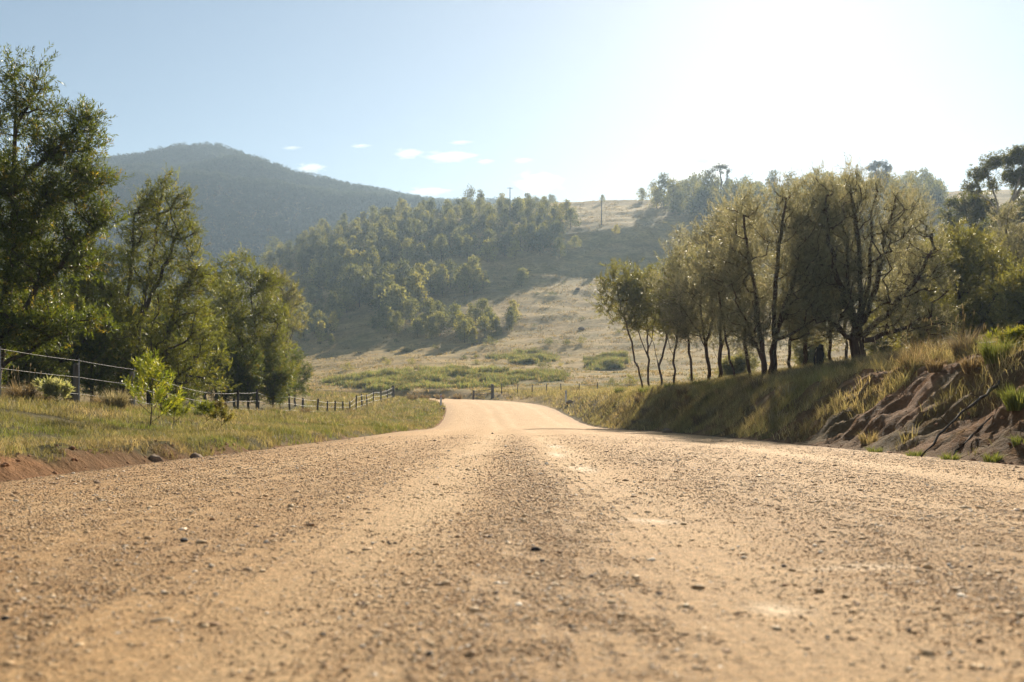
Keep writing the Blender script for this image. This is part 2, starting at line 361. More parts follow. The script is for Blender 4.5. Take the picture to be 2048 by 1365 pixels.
# ------------------------------------------------------------------ road
def road_mesh():
    P = RC; seg = np.r_[0, np.cumsum(np.linalg.norm(np.diff(P[:, :2], axis=0), axis=1))]
    s0 = np.interp(0, P[:4, 1], seg[:4]) if False else seg[np.argmin(np.abs(P[:, 1]))]
    sv = lines([(0, s0-2, 20, 2), (s0-2, s0+1, .5, .1), (s0+1, s0+14, .05, .08), (s0+14, s0+60, .1, .5), (s0+60, seg[-1], .5, 1.2)])
    cx = np.interp(sv, seg, P[:, 0]); cy = np.interp(sv, seg, P[:, 1]); cz = np.interp(sv, seg, P[:, 2])
    k = np.ones(5)/5
    tx = np.gradient(cx, sv); ty = np.gradient(cy, sv)
    for _ in range(3): tx[3:-3] = np.convolve(tx, k, 'same')[3:-3]; ty[3:-3] = np.convolve(ty, k, 'same')[3:-3]
    L = np.hypot(tx, ty); nxv, nyv = ty/L, -tx/L
    lat = lines([(-HALF-.55, -3.6, .06, .1), (-3.6, 3.6, .07, .07), (3.6, HALF+.55, .1, .06)])
    x = cx[:, None]+nxv[:, None]*lat; y = cy[:, None]+nyv[:, None]*lat
    crown = .05*(1-(lat/HALF)**2)-.05
    z = cz[:, None]+crown[None]-.09*sstep(HALF-.1, HALF+.5, np.abs(lat))[None]
    rut = np.zeros_like(lat)
    for c0, w0 in ((-1.05, .3), (.02, .3), (2.65, .3)): rut -= .012*np.exp(-((lat-c0)/w0)**2)
    z = z+rut[None]+.010*fbm(x*1.3, y*.5, 3)+.006*fbm(x*5, y*4, 3)
    # keep the strip clear of the eye's own line: ends sink under the verges
    n, mm = x.shape; i = np.arange(n-1)[:, None]*mm+np.arange(mm-1)[None]
    q = np.stack([i, i+1, i+mm+1, i+mm], -1).reshape(-1, 4)
    tr = np.zeros(lat.shape)
    for c0, w0, a in ((-1.05, .27, 1.), (.02, .30, .85), (2.65, .27, 1.), (-2.7, .35, .55), (1.35, .2, .4)): tr += a*np.exp(-((lat-c0)/w0)**2)
    tr = np.broadcast_to(tr[None], x.shape)*np.clip(.6+.9*fbm(x*1.1, y*.22, 3), 0, 1.2)
    ctr = (np.exp(-((lat-(-.53))/.17)**2)+.7*np.exp(-((lat-.75)/.3)**2)+.6*np.exp(-((lat+1.8)/.3)**2))[None]*np.clip(.6+fbm(x*2, y*.5, 3), 0, 1.2)
    fade = np.interp(y, [0, 18, 45, 70], [1, .85, .5, .4]); tr = tr*fade; ctr = ctr*fade
    edge = np.broadcast_to(sstep(HALF-1.0, HALF-.1, np.abs(lat))[None], x.shape)
    c = np.stack([np.clip(tr, 0, 1), np.clip(ctr, 0, 1), edge], -1).reshape(-1, 3)
    return np.c_[x.ravel(), y.ravel(), z.ravel()], q, c, (sv, lat, z, seg, s0)
rv, rq, rcol, (_rsv, _rlat, _rz, _rseg, _rs0) = road_mesh()
m, nt, out = new_mat('gravel_road'); at = nd(nt, 'Attribute', attribute_name='Col'); tc = nd(nt, 'TexCoord'); ov = tc.outputs['Object']
sp = nd(nt, 'SeparateColor'); nt.links.new(at.outputs['Color'], sp.inputs[0])
fine = noise(nt, 150, 6, .7, ov); mid = noise(nt, 34, 6, .65, ov); big = noise(nt, 1.6, 6, .6, ov)
vo = nd(nt, 'TexVoronoi', feature='F1'); vo.inputs['Scale'].default_value = 95; nt.links.new(ov, vo.inputs['Vector'])
base = ramp(nt, big, [(.3, (.56, .345, .165)), (.7, (.67, .43, .212))])
base = mixc(nt, mth(nt, 'MULTIPLY', sp.outputs[0], .85), base, (.82, .585, .34))
base = mixc(nt, mth(nt, 'MULTIPLY', sp.outputs[1], .35), base, (.36, .23, .125))
base = mixc(nt, mth(nt, 'MULTIPLY', sp.outputs[2], .45), base, (.40, .25, .13))
# pale scraped patches on the surface
pat = None
for (ax, ay, rx, ry) in ((.57, 8.0, .20, 1.0), (.50, 11.2, .17, 1.5), (.57, 2.15, .12, .16), (.56, 3.95, .22, .2), (.62, 14.5, .2, 2.), (.95, 2.7, .3, .12)):
    vm = nd(nt, 'Vector', ) if False else nd(nt, 'VectorMath', operation='SUBTRACT'); nt.links.new(ov, vm.inputs[0]); vm.inputs[1].default_value = (ax, ay, 0)
    v2 = nd(nt, 'VectorMath', operation='MULTIPLY'); nt.links.new(vm.outputs[0], v2.inputs[0]); v2.inputs[1].default_value = (1/rx, 1/ry, 0)
    v3 = nd(nt, 'VectorMath', operation='LENGTH'); nt.links.new(v2.outputs[0], v3.inputs[0])
    q = mth(nt, 'SUBTRACT', 1.15, mth(nt, 'ADD', v3.outputs['Value'], mth(nt, 'MULTIPLY', mid, .75)), True)
    pat = q if pat is None else mth(nt, 'MAXIMUM', pat, q)
pat = mth(nt, 'MULTIPLY', pat, 1.7, True)
base = mixc(nt, mth(nt, 'MULTIPLY', pat, .5), base, (.80, .67, .50))
base = mixc(nt, 1., base, ramp(nt, fine, [(.3, (.58, .55, .50)), (.5, (1., 1., 1.)), (.7, (1.3, 1.28, 1.24))]), 'MULTIPLY')
base = mixc(nt, 1., base, ramp(nt, mid, [(.3, (.74, .70, .66)), (.65, (1.18, 1.18, 1.16))]), 'MULTIPLY')
grit = noise(nt, 72, 5, .75, ov)
base = mixc(nt, 1., base, ramp(nt, grit, [(.34, (.60, .56, .50)), (.47, (1., 1., 1.)), (.66, (1.22, 1.2, 1.16))]), 'MULTIPLY')
hgt = mth(nt, 'ADD', mth(nt, 'MULTIPLY', mth(nt, 'ADD', fine, grit), .9), mth(nt, 'ADD', mth(nt, 'MULTIPLY', mid, 1.5), mth(nt, 'MULTIPLY', vo.outputs['Distance'], -.6)))
hgt = mth(nt, 'MULTIPLY', hgt, mth(nt, 'SUBTRACT', 1., mth(nt, 'MULTIPLY', pat, .7)))
surf(nt, out, base, .86, .2, hgt, .014); M_ROAD = m
road = add_mesh('road', rv, [rq], M_ROAD, None, True, rcol); tag(road, kind='structure')
def road_z(x, y):       # near, straight part of the road
    i = np.searchsorted(_rsv, _rs0+np.asarray(y)).clip(0, len(_rsv)-1); j = np.searchsorted(_rlat, np.asarray(x)-.63).clip(0, len(_rlat)-1)
    return _rz[i, j]

# loose gravel lying on the road
ICO_V = []; 
_t = (1+5**.5)/2
ICO_V = np.array([(-1, _t, 0), (1, _t, 0), (-1, -_t, 0), (1, -_t, 0), (0, -1, _t), (0, 1, _t), (0, -1, -_t), (0, 1, -_t), (_t, 0, -1), (_t, 0, 1), (-_t, 0, -1), (-_t, 0, 1)]); ICO_V /= np.linalg.norm(ICO_V[0])
ICO_F = np.array([(0, 11, 5), (0, 5, 1), (0, 1, 7), (0, 7, 10), (0, 10, 11), (1, 5, 9), (5, 11, 4), (11, 10, 2), (10, 7, 6), (7, 1, 8), (3, 9, 4), (3, 4, 2), (3, 2, 6), (3, 6, 8), (3, 8, 9), (4, 9, 5), (2, 4, 11), (6, 2, 10), (8, 6, 7), (9, 8, 1)])
OCT_V = np.array([(1, 0, 0), (-1, 0, 0), (0, 1, 0), (0, -1, 0), (0, 0, 1), (0, 0, -1.)]); OCT_F = np.array([(0, 2, 4), (2, 1, 4), (1, 3, 4), (3, 0, 4), (2, 0, 5), (1, 2, 5), (3, 1, 5), (0, 3, 5)])
def pebbles(n, dmax, size, tv, tf, dlo, dhi):
    d = 1.0+(dmax-1.0)*rng.random(n*3)
    d = d[rng.random(len(d)) < np.minimum(d/2.2, 1.)*np.exp(-d/7.)*1.5]; d = d[(d >= dlo) & (d < dhi)]
    x = (rng.random(len(d))*1.16-.58)*d
    dens = .55+.45*np.clip(.5+1.2*fbm(x*1.3, d*.45, 3), 0, 1)-.5*np.exp(-((x-.63+1.05)/.3)**2)-.45*np.exp(-((x-.63-.02)/.3)**2)-.45*np.exp(-((x-.63-2.65)/.3)**2)+.4*np.exp(-((x-.63+.53)/.2)**2)
    ok = (np.abs(x-.63) < HALF-.05) & (rng.random(len(d)) < dens); d = d[ok]; x = x[ok]; n = len(d)
    r = size*.84*(d/1.6)**.45*np.exp(rng.normal(0, .5, n))*.5
    z = road_z(x, d)+r*.2
    a = rng.random(n)*6.28; V = np.repeat(tv[None], n, 0)*(1+.28*rng.normal(size=(n, len(tv), 1)).clip(-1.5, 1.5))
    V[:, :, 2] *= .48; V[:, :, 0] *= 1.25
    ca, sa = np.cos(a)[:, None], np.sin(a)[:, None]
    vx = V[:, :, 0]*ca-V[:, :, 1]*sa; vy = V[:, :, 0]*sa+V[:, :, 1]*ca
    P = np.stack([vx*r[:, None]+x[:, None], vy*r[:, None]+d[:, None], V[:, :, 2]*r[:, None]+z[:, None]], -1)
    pal = np.array([(.54, .36, .19), (.47, .30, .16), (.66, .48, .28), (.36, .24, .14), (.13, .10, .085), (.80, .69, .54), (.44, .26, .13)])
    c = pal[rng.choice(7, n, p=[.36, .22, .2, .08, .02, .06, .06])]*(.8+.4*rng.random((n, 1)))
    Fc = tf[None]+(np.arange(n)*len(tv))[:, None, None]
    return P.reshape(-1, 3), Fc.reshape(-1, 3), np.repeat(c, len(tv), 0)
pb = MB()
for args in ((420000, 24, .0036, ICO_V, ICO_F, 1., 2.6), (420000, 24, .0036, OCT_V, OCT_F, 2.6, 24), (3000, 22, .0075, ICO_V, ICO_F, 1., 22)):
    a, b, c = pebbles(*args); pb.add(a, None, b, c)
    print('pebbles', len(b))
M_PEB = attr_mat('loose_gravel', .75, .3, 90, .2, 200, .001)
gravel = pb.build('gravel', M_PEB); tag(gravel, 'loose tan and dark gravel scattered over the dirt road', 'gravel', kind='stuff')
print('road', time.time()-T0)

# ------------------------------------------------------------------ leaves, trees
def rand_unit(n):
    v = rng.normal(size=(n, 3)); return v/np.linalg.norm(v, axis=1)[:, None]
def nrm(v): return v/(np.linalg.norm(v, axis=-1, keepdims=True)+1e-9)
def leaf_quads(B, D, L, Wd, cols):
    """rhombic leaves: base, side, tip, side"""
    n = len(B); S_ = nrm(np.cross(D, rand_unit(n))); U = np.cross(S_, D)
    mid = B+D*(L*.45)[:, None]; tip = B+D*L[:, None]-U*(L*.08)[:, None]
    V = np.stack([B, mid+S_*(Wd*.5)[:, None]+U*(L*.03)[:, None], tip, mid-S_*(Wd*.5)[:, None]+U*(L*.03)[:, None]], 1).reshape(-1, 3)
    return V, np.arange(n*4).reshape(n, 4), np.repeat(cols, 4, 0)
STY = {'wattle': dict(L=.125, W=.021, ang=.75, up=.30, sp=.42, n=18),
       'fine': dict(L=.12, W=.017, ang=.6, up=.28, sp=.40, n=20),
       'needle': dict(L=.115, W=.0135, ang=.62, up=.5, sp=.42, n=18),
       'gum': dict(L=.15, W=.034, ang=1.2, up=-.35, sp=.35, n=16)}
def make_tree(name, label, cat, base, stems, blobs, style, pal, n_att, sprays, r0, mat=None, bark=None, leafscale=1., depth=1., seed=0, free=.0, group=None, droop=0.):
    """base (px,py,d); stems: polylines (px,py[,ddepth]); blobs (px,py,rx,ry[,ddepth]); all turned into metres at the tree's distance"""
    global rng
    rng = np.random.default_rng(1000+seed)
    bx, by, d = base; g = G(bx, d); k = d/F; clump = style == 'needle'
    if clump: n_att = int(n_att*.68); sprays = int(sprays*1.42+.3)
    def P3(p):
        dd = p[2] if len(p) > 2 else 0.
        q = W(p[0], p[1], d); q[1] += dd; return q
    pos = []; par = []; ok = []
    chains = []
    def add(path, start):
        ch = [] if start is None else [start]; prev = start
        for p in path:
            pos.append(p); par.append(-1 if prev is None else prev); prev = len(pos)-1; ch.append(prev)
        chains.append(ch); return prev
    for si, st in enumerate(stems):
        pts = np.array([P3(p) for p in st]); 
        if st[0][1] >= by-3: pts[0, 2] = g[2]-.15; 
        sg = np.r_[0, np.cumsum(np.linalg.norm(np.diff(pts, axis=0), axis=1))]
        n = max(4, int(sg[-1]/.35)); tt = np.linspace(0, sg[-1], n)
        pp = np.stack([np.interp(tt, sg, pts[:, j]) for j in range(3)], 1)
        ks = np.ones(3)/3
        for _ in range(2):
            for j in range(3): pp[1:-1, j] = np.convolve(pp[:, j], ks, 'valid')
        side = .25*d/35*np.sin(np.linspace(0, 3, n)+si*2.1)*np.linspace(0, 1, n)*1.2
        pp[:, 1] += side; pp[1:-1] += rng.normal(0, .035, (n-2, 3))
        start = None
        if len(pos) and st[0][1] < by-3:
            A = np.array(pos); start = int(np.linalg.norm(A-pp[0], axis=1).argmin()); pp = pp[1:]
        add(list(pp), start)
    nst = len(pos)
    # crown attractors
    bl = np.array([(b[0], b[1], b[2], b[3], b[4] if len(b) > 4 else 0) for b in blobs], float)
    vol = bl[:, 2]*bl[:, 3]*np.sqrt(bl[:, 2]*bl[:, 3]); vol = vol**.8; pick = rng.choice(len(bl), n_att, p=vol/vol.sum())
    v = rand_unit(n_att)*(rng.random(n_att)**.38)[:, None]
    if style == 'needle':
        q_ = rng.random(n_att) < .16; v[q_, 2] = np.abs(v[q_, 2])*1.35; v[q_, :2] *= .9
    rd = np.sqrt(bl[pick, 2]*bl[pick, 3])*depth
    ax = bl[pick, 0]+v[:, 0]*bl[pick, 2]; ay = bl[pick, 1]-v[:, 2]*bl[pick, 3]; add_d = bl[pick, 4]+v[:, 1]*rd*k*1.15
    Aw = np.stack([(ax-CX)*k, d+add_d, EYE+(HY-ay)*k], 1)
    gz = H(Aw[:, 0], Aw[:, 1]); Aw = Aw[Aw[:, 2] > gz+.25]
    st_arr = np.array(pos); dist = np.array([np.linalg.norm(st_arr-a, axis=1).min() for a in Aw]); Aw = Aw[np.argsort(dist)]
    tips = []; tipdir = []
    zmin = g[2]+.12*(Aw[:, 2].max()-g[2])
    buf = np.zeros((40000, 3)); buf[:len(pos)] = np.array(pos)
    for a in Aw:
        A = buf[:len(pos)]; dv = a-A; L = np.linalg.norm(dv, axis=1)+1e-6
        cost = L*(1+.9*np.clip(.35-dv[:, 2]/L, 0, 2)); cost[A[:, 2] < zmin] += 3
        j = int(cost.argmin()); L = L[j]; n0 = A[j].copy()
        m_ = max(2, int(L/.3)); t = np.linspace(0, 1, m_+1)[1:, None]
        c1 = n0+(a-n0)*.5+np.array([0, 0, -.12*L])+rng.normal(0, .06*L, 3)
        path = (1-t)**2*n0+2*t*(1-t)*c1+t*t*a
        if m_ > 2: path[:-1] += rng.normal(0, .02, (m_-1, 3))
        add(list(path), j); buf[len(pos)-len(path):len(pos)] = path
        tips.append(len(pos)-1); tipdir.append(nrm(path[-1]-(path[-2] if m_ > 1 else n0)))
    cnt = np.zeros(len(pos)); 
    for t_ in tips:
        i = t_
        while i >= 0: cnt[i] += 1; i = par[i]
    cnt = np.maximum(cnt, .6)
    rad = cnt**.47; basec = max(cnt[c[0]] for c in chains[:len(stems)] if len(c)); rad *= r0/basec**.47; rad = np.maximum(rad, .0045)
    PP = np.array(pos); mb = MB()
    for ci, ch in enumerate(chains):
        if len(ch) < 2: continue
        r = rad[ch].copy()
        if par[ch[0]] >= -1 and ci >= len(stems): r[0] = min(r[0], r[1]*1.25)
        elif ci < len(stems) and par[ch[1]] == ch[0] and par[ch[0]] != -1: r[0] = min(r[0], r[1]*1.2)
        if par[ch[0]] == -1:
            r[0] *= 1.35
            if len(r) > 1: r[1] *= 1.08
        nside = 8 if r.max() > .06 else (5 if r.max() > .015 else 3)
        mb.tube(PP[ch], r, nside, False)
    root = empty(name, g, label, cat, group)
    tr = mb.build('trunk', bark or M_BARK, root, True, g)
    # leaf sprays
    s = STY[style]; tp = PP[tips]; td = np.array(tipdir); nt_ = len(tips)
    ns = nt_*sprays
    o = np.repeat(tp, sprays, 0); dirs = np.repeat(td, sprays, 0)
    lsc = max(1., leafscale)**.8; o = o-dirs*(rng.random(ns)*.45*lsc)[:, None]+rng.normal(0, (.15 if clump else .10)*lsc, (ns, 3))
    sd = nrm(dirs*.5+rand_unit(ns)*.9+np.array([0, 0, s['up']]))
    nl = s['n']; Ls = s['sp']*(.6+.8*rng.random(ns))*lsc**.7
    f = (np.arange(nl)+.5)/nl
    B = (o[:, None]+sd[:, None]*(f[None, :, None]*Ls[:, None, None])).reshape(-1, 3)
    B[:, 2] -= droop*np.tile(f**2, ns)*np.repeat(Ls, nl)
    Dd = np.repeat(sd, nl, 0); n = len(B)
    ln = nrm(Dd*math.cos(s['ang'])+nrm(np.cross(Dd, rand_unit(n)))*math.sin(s['ang'])+np.array([0, 0, -.15 if style == 'gum' else .08]))
    LL = s['L']*(.65+.6*rng.random(n))*leafscale; WW = s['W']*(.7+.6*rng.random(n))*leafscale
    pal = np.array(pal, float)
    ci = rng.choice(len(pal), ns, p=np.array([.45, .3, .17, .08][:len(pal)])/sum([.45, .3, .17, .08][:len(pal)]))
    cc = np.repeat(pal[ci]*np.repeat(.68+.64*rng.random((nt_, 1)), sprays, 0)*(.8+.4*rng.random((ns, 1))), nl, 0)*(.85+.3*rng.random((n, 1)))
    V, Qd, cc = leaf_quads(B, ln, LL, WW, cc)
    add_mesh('crown', V-g, [Qd], mat or M_LEAF, root, False, cc)
    return root
PW = [(.085, .115, .024), (.11, .14, .028), (.06, .088, .024), (.20, .17, .04)]       # left wattles
PF = [(.13, .155, .038), (.16, .18, .042), (.10, .12, .036), (.22, .21, .06)]
PN = [(.215, .205, .13), (.255, .24, .152), (.185, .178, .115), (.31, .275, .19)]     # grey-brown needle foliage
PO = [(.17, .18, .075), (.21, .21, .09), (.14, .145, .065), (.24, .22, .11)]
PG = [(.10, .115, .045), (.125, .135, .055), (.08, .09, .04), (.19, .17, .07)]
TREES = 'trees behind the roadside fence'; TREESR = 'trees along the top of the road bank'
make_tree('wattle_tree', 'tallest dark leafy tree behind the wire fence, rising past the mountain at the frame edge', 'tree', (-25, 815, 25.5),
  [[(-25, 815), (0, 690), (16, 560), (22, 430), (20, 300), (30, 170), (28, 125)], [(-25, 815), (-70, 650), (-100, 450), (-90, 250)], [(2, 680), (70, 590), (130, 510), (205, 440)],
   [(18, 520), (60, 430), (100, 395), (150, 355)], [(22, 400), (70, 325), (132, 297), (180, 240)], [(18, 310), (45, 240), (75, 175)], [(-10, 740), (70, 690), (150, 640)]],
  [(25, 128, 22, 24), (45, 165, 55, 38), (95, 160, 34, 36), (30, 225, 90, 50), (100, 235, 40, 45), (165, 245, 34, 36), (130, 290, 70, 45), (205, 300, 30, 40), (60, 330, 110, 60), (190, 360, 50, 45),
   (0, 430, 120, 70), (120, 420, 95, 50), (210, 435, 32, 30), (50, 510, 150, 60), (160, 520, 70, 45), (30, 600, 140, 60), (-90, 330, 90, 150), (110, 650, 110, 40), (0, 670, 110, 40)],
  'wattle', PW, 680, 9, .16, seed=1, depth=.95)
make_tree('wattle_tree', 'yellow green bushy tree between the two tall trees behind the wire fence', 'tree', (140, 815, 34),
  [[(140, 815), (150, 720), (165, 620), (180, 520)], [(150, 730), (110, 650), (90, 580)], [(155, 700), (205, 640), (225, 570)]],
  [(185, 520, 55, 45), (215, 570, 45, 45), (120, 570, 80, 50), (180, 630, 80, 50), (70, 640, 80, 50), (130, 690, 110, 35), (240, 650, 40, 50)],
  'fine', PF, 420, 6, .10, seed=2)
make_tree('wattle_tree', 'second tall wattle with a pointed top standing below the blue mountain', 'tree', (264, 815, 38),
  [[(262, 815), (265, 720), (280, 620), (300, 530), (312, 430), (330, 350)], [(266, 715), (292, 610), (335, 540), (365, 460)], [(298, 815), (300, 690), (310, 590)], [(325, 812), (325, 700), (350, 600), (390, 540)], [(268, 690), (255, 600), (270, 500), (275, 430)]],
  [(338, 360, 20, 26), (330, 400, 45, 32), (288, 420, 40, 32), (372, 410, 26, 34), (325, 455, 75, 42), (382, 480, 30, 50), (262, 490, 38, 42), (315, 530, 95, 48), (395, 570, 34, 50), (300, 600, 105, 45), (385, 640, 55, 50), (320, 680, 110, 45), (245, 640, 40, 60), (425, 690, 30, 50), (360, 740, 90, 40), (270, 730, 70, 36), (420, 760, 50, 30)],
  'fine', PF, 680, 7, .15, seed=3)
make_tree('wattle_tree', 'rounded wattle at the end of the near tree row, in front of the grassy slope', 'tree', (515, 800, 50),
  [[(515, 800), (514, 740), (506, 650), (500, 560)], [(515, 750), (540, 700), (560, 650)], [(512, 740), (475, 670), (460, 600)]],
  [(490, 530, 34, 32), (525, 575, 42, 40), (465, 590, 36, 45), (545, 640, 38, 35), (490, 645, 60, 45), (555, 690, 32, 32), (490, 710, 65, 45), (540, 745, 60, 32), (445, 720, 40, 50), (500, 770, 70, 26)],
  'fine', PF, 480, 7, .10, seed=4, leafscale=1.25)
make_tree('wattle_tree', 'shorter wattle filling the gap between the pointed tree and the rounded one', 'tree', (432, 805, 58),
  [[(432, 805), (435, 720), (440, 630), (445, 540)], [(434, 730), (410, 650), (400, 590)]],
  [(447, 530, 26, 30), (425, 570, 30, 35), (455, 590, 35, 40), (425, 640, 45, 45), (440, 700, 50, 45)],
  'fine', PF, 260, 6, .10, seed=5, leafscale=1.3)
make_tree('wattle_tree', 'hazy pale green wattle farther back, right beside the rounded one', 'tree', (572, 775, 92),
  [[(572, 775), (570, 700), (572, 640), (565, 580)], [(571, 720), (590, 660)]],
  [(560, 555, 24, 24), (585, 590, 24, 30), (545, 590, 28, 34), (575, 640, 36, 34), (555, 690, 36, 32)],
  'fine', PO, 240, 5, .12, seed=6, leafscale=1.8)
fill = make_tree('wattle_tree', 'dark understorey wattle deep behind the fence, left of the first steel picket', 'tree', (60, 812, 44),
  [[(60, 812), (62, 740), (55, 660), (60, 580)], [(62, 750), (95, 680), (110, 620)], [(61, 740), (30, 670)]],
  [(60, 570, 55, 50), (100, 620, 55, 50), (20, 640, 55, 50), (70, 690, 80, 45), (50, 740, 90, 30)], 'fine', PW, 330, 5, .11, seed=7, leafscale=1.35)
for px, d, sc, rz, lab in ((205, 50, 1.0, 1.3, 'dark understorey wattle deep behind the fence, behind the silvery tussock'), (330, 54, 1.05, 2.6, 'dark understorey wattle behind the yellow green sapling'),
                           (-60, 36, 1., 4., 'dark understorey wattle at the frame edge behind the tallest tree'), (410, 66, 1.1, .5, 'dark understorey wattle behind the leaning fence post'),
                           (130, 60, 1.2, 5., 'dark understorey wattle farthest behind the fence'), (30, 31, .45, 1.2, 'low dark bush behind the fence under the tallest tree'), (185, 34, .5, 2.9, 'low dark bush behind the fence between the two steel pickets'), (245, 37, .45, .4, 'low dark bush behind the second steel picket'), (95, 36, .5, 4.4, 'low dark bush behind the silver leaved shrub'), (360, 40, .45, 3.3, 'low dark bush behind the low green sapling'), (-30, 27, .4, 5.3, 'low dark bush at the frame edge behind the fence'), (498, 47, .5, 2.0, 'leafy bush hiding the left side of the rounded wattle trunk'), (545, 49, .48, 4.1, 'leafy bush hiding the right side of the rounded wattle trunk'), (452, 46, .52, .9, 'leafy bush left of the rounded wattle, behind the fence'), (590, 78, .7, 3., 'pale leafy bush right of the rounded wattle where the slope opens'), (470, 60, .75, 2.2, 'low bushy wattle between the rounded tree and the gap filler'), (300, 43, .7, 3.7, 'low bushy wattle at the foot of the pointed tree'), (385, 47, .62, 1.1, 'low bushy wattle right of the pointed tree'), (560, 64, .62, .2, 'low bushy wattle under the outer side of the rounded tree')):
    c = copy_tree(fill); c.location = Vector(G(px, d)); c.rotation_euler.z = rz; c.scale = (sc,)*3; c['label'] = lab
print('left trees', time.time()-T0)

make_tree('bank_tree', 'slim tree leaning left at the end of the row on the bank', 'tree', (1290, 780, 54),
  [[(1290, 780), (1276, 735), (1265, 690), (1250, 635), (1235, 590)]], [(1212, 575, 28, 22), (1240, 555, 42, 26), (1225, 610, 40, 28), (1265, 590, 36, 34), (1255, 640, 40, 22)],
  'fine', PO, 150, 5, .05, bark=M_BARKR, seed=11, leafscale=1.35, group=TREESR)
make_tree('bank_tree', 'straight slim tree second from the open end of the bank row', 'tree', (1299, 779, 55),
  [[(1299, 779), (1298, 700), (1295, 640), (1288, 580)], [(1298, 720), (1275, 660), (1262, 620)], [(1298, 700), (1312, 640)]], [(1285, 555, 40, 24), (1310, 590, 38, 34), (1270, 600, 40, 36), (1295, 640, 44, 26)],
  'fine', PO, 170, 5, .058, bark=M_BARKR, seed=12, leafscale=1.35, group=TREESR)
make_tree('bank_tree', 'forked slim tree third from the open end of the bank row', 'tree', (1323, 780, 53),
  [[(1323, 780), (1320, 725), (1310, 690), (1290, 650)], [(1321, 730), (1335, 670), (1345, 590)]], [(1335, 555, 42, 28), (1360, 600, 36, 40), (1322, 620, 44, 34), (1345, 650, 40, 24)],
  'fine', PO, 170, 5, .06, bark=M_BARKR, seed=13, leafscale=1.35, group=TREESR)
make_tree('bank_tree', 'V shaped slim tree fourth from the open end of the bank row', 'tree', (1348, 778, 52),
  [[(1348, 778), (1350, 715), (1330, 660), (1320, 610)], [(1350, 720), (1362, 640), (1370, 540)]], [(1375, 520, 36, 32), (1400, 560, 40, 45), (1375, 600, 46, 40), (1350, 630, 44, 30), (1400, 640, 40, 30)],
  'fine', PO, 200, 5, .058, bark=M_BARKR, seed=14, leafscale=1.3, group=TREESR)
make_tree('bank_tree', 'tree with outstretched low limbs standing beside the fallen log', 'tree', (1418, 766, 45),
  [[(1418, 766), (1417, 700), (1395, 655), (1360, 610)], [(1417, 705), (1400, 640), (1400, 560)], [(1417, 690), (1425, 600), (1430, 500)]], [(1400, 500, 34, 40), (1430, 470, 40, 36), (1370, 590, 44, 36), (1405, 570, 46, 40), (1440, 530, 40, 45), (1390, 640, 60, 34), (1370, 680, 36, 20)],
  'needle', PN, 330, 5, .08, M_NEEDLE, M_BARKR, seed=15, leafscale=1.4, group=TREESR)
make_tree('bank_tree', 'upright tree growing right behind the fallen log', 'tree', (1441, 766, 44),
  [[(1441, 766), (1441, 690), (1447, 600), (1470, 480)], [(1441, 720), (1420, 680), (1400, 650)], [(1441, 700), (1468, 640), (1490, 570)]], [(1480, 430, 45, 36), (1460, 480, 46, 45), (1500, 500, 50, 50), (1455, 560, 55, 48), (1500, 590, 46, 45), (1440, 640, 60, 40), (1480, 680, 40, 30)],
  'needle', PN, 380, 5, .085, M_NEEDLE, M_BARKR, seed=16, leafscale=1.4, group=TREESR)
make_tree('bank_tree', 'thin dark pole-like tree tilting left just right of the fallen log', 'tree', (1471, 782, 40),
  [[(1471, 782), (1462, 720), (1452, 660), (1438, 590), (1430, 540)]], [(1430, 530, 30, 30), (1440, 580, 36, 34), (1452, 640, 26, 26)], 'needle', PN, 110, 5, .045, M_NEEDLE, M_BARKR, seed=17, leafscale=1.3, group=TREESR)
make_tree('bank_tree', 'clustered tall tree with three stems in the middle of the bank row', 'tree', (1535, 778, 33),
  [[(1529, 778), (1526, 700), (1516, 600), (1500, 500), (1488, 430)], [(1546, 778), (1551, 690), (1546, 600), (1556, 480), (1568, 400)], [(1538, 778), (1536, 700), (1570, 620), (1602, 520)], [(1527, 720), (1500, 660), (1470, 600)], [(1550, 690), (1580, 660), (1625, 640)]],
  [(1485, 425, 50, 42), (1565, 400, 55, 34), (1520, 470, 80, 45), (1600, 450, 50, 48), (1540, 540, 95, 48), (1475, 545, 46, 55), (1620, 540, 55, 55), (1560, 610, 95, 40), (1490, 630, 66, 40), (1620, 640, 60, 40), (1560, 670, 90, 34), (1500, 690, 40, 26)],
  'needle', PN, 720, 5, .095, M_NEEDLE, M_BARKR, seed=18, group=TREESR)
make_tree('bank_tree', 'straight thin tree just left of the burnt stump', 'tree', (1608, 766, 37),
  [[(1608, 766), (1611, 680), (1620, 600), (1640, 480), (1645, 400)], [(1610, 690), (1585, 620)], [(1612, 670), (1650, 600)]], [(1640, 385, 46, 34), (1610, 420, 40, 36), (1655, 450, 60, 46), (1620, 520, 60, 50), (1670, 550, 50, 50), (1620, 610, 70, 40), (1600, 660, 60, 36), (1660, 670, 50, 30)],
  'needle', PN, 480, 5, .075, M_NEEDLE, M_BARKR, seed=19, leafscale=1.15, group=TREESR)
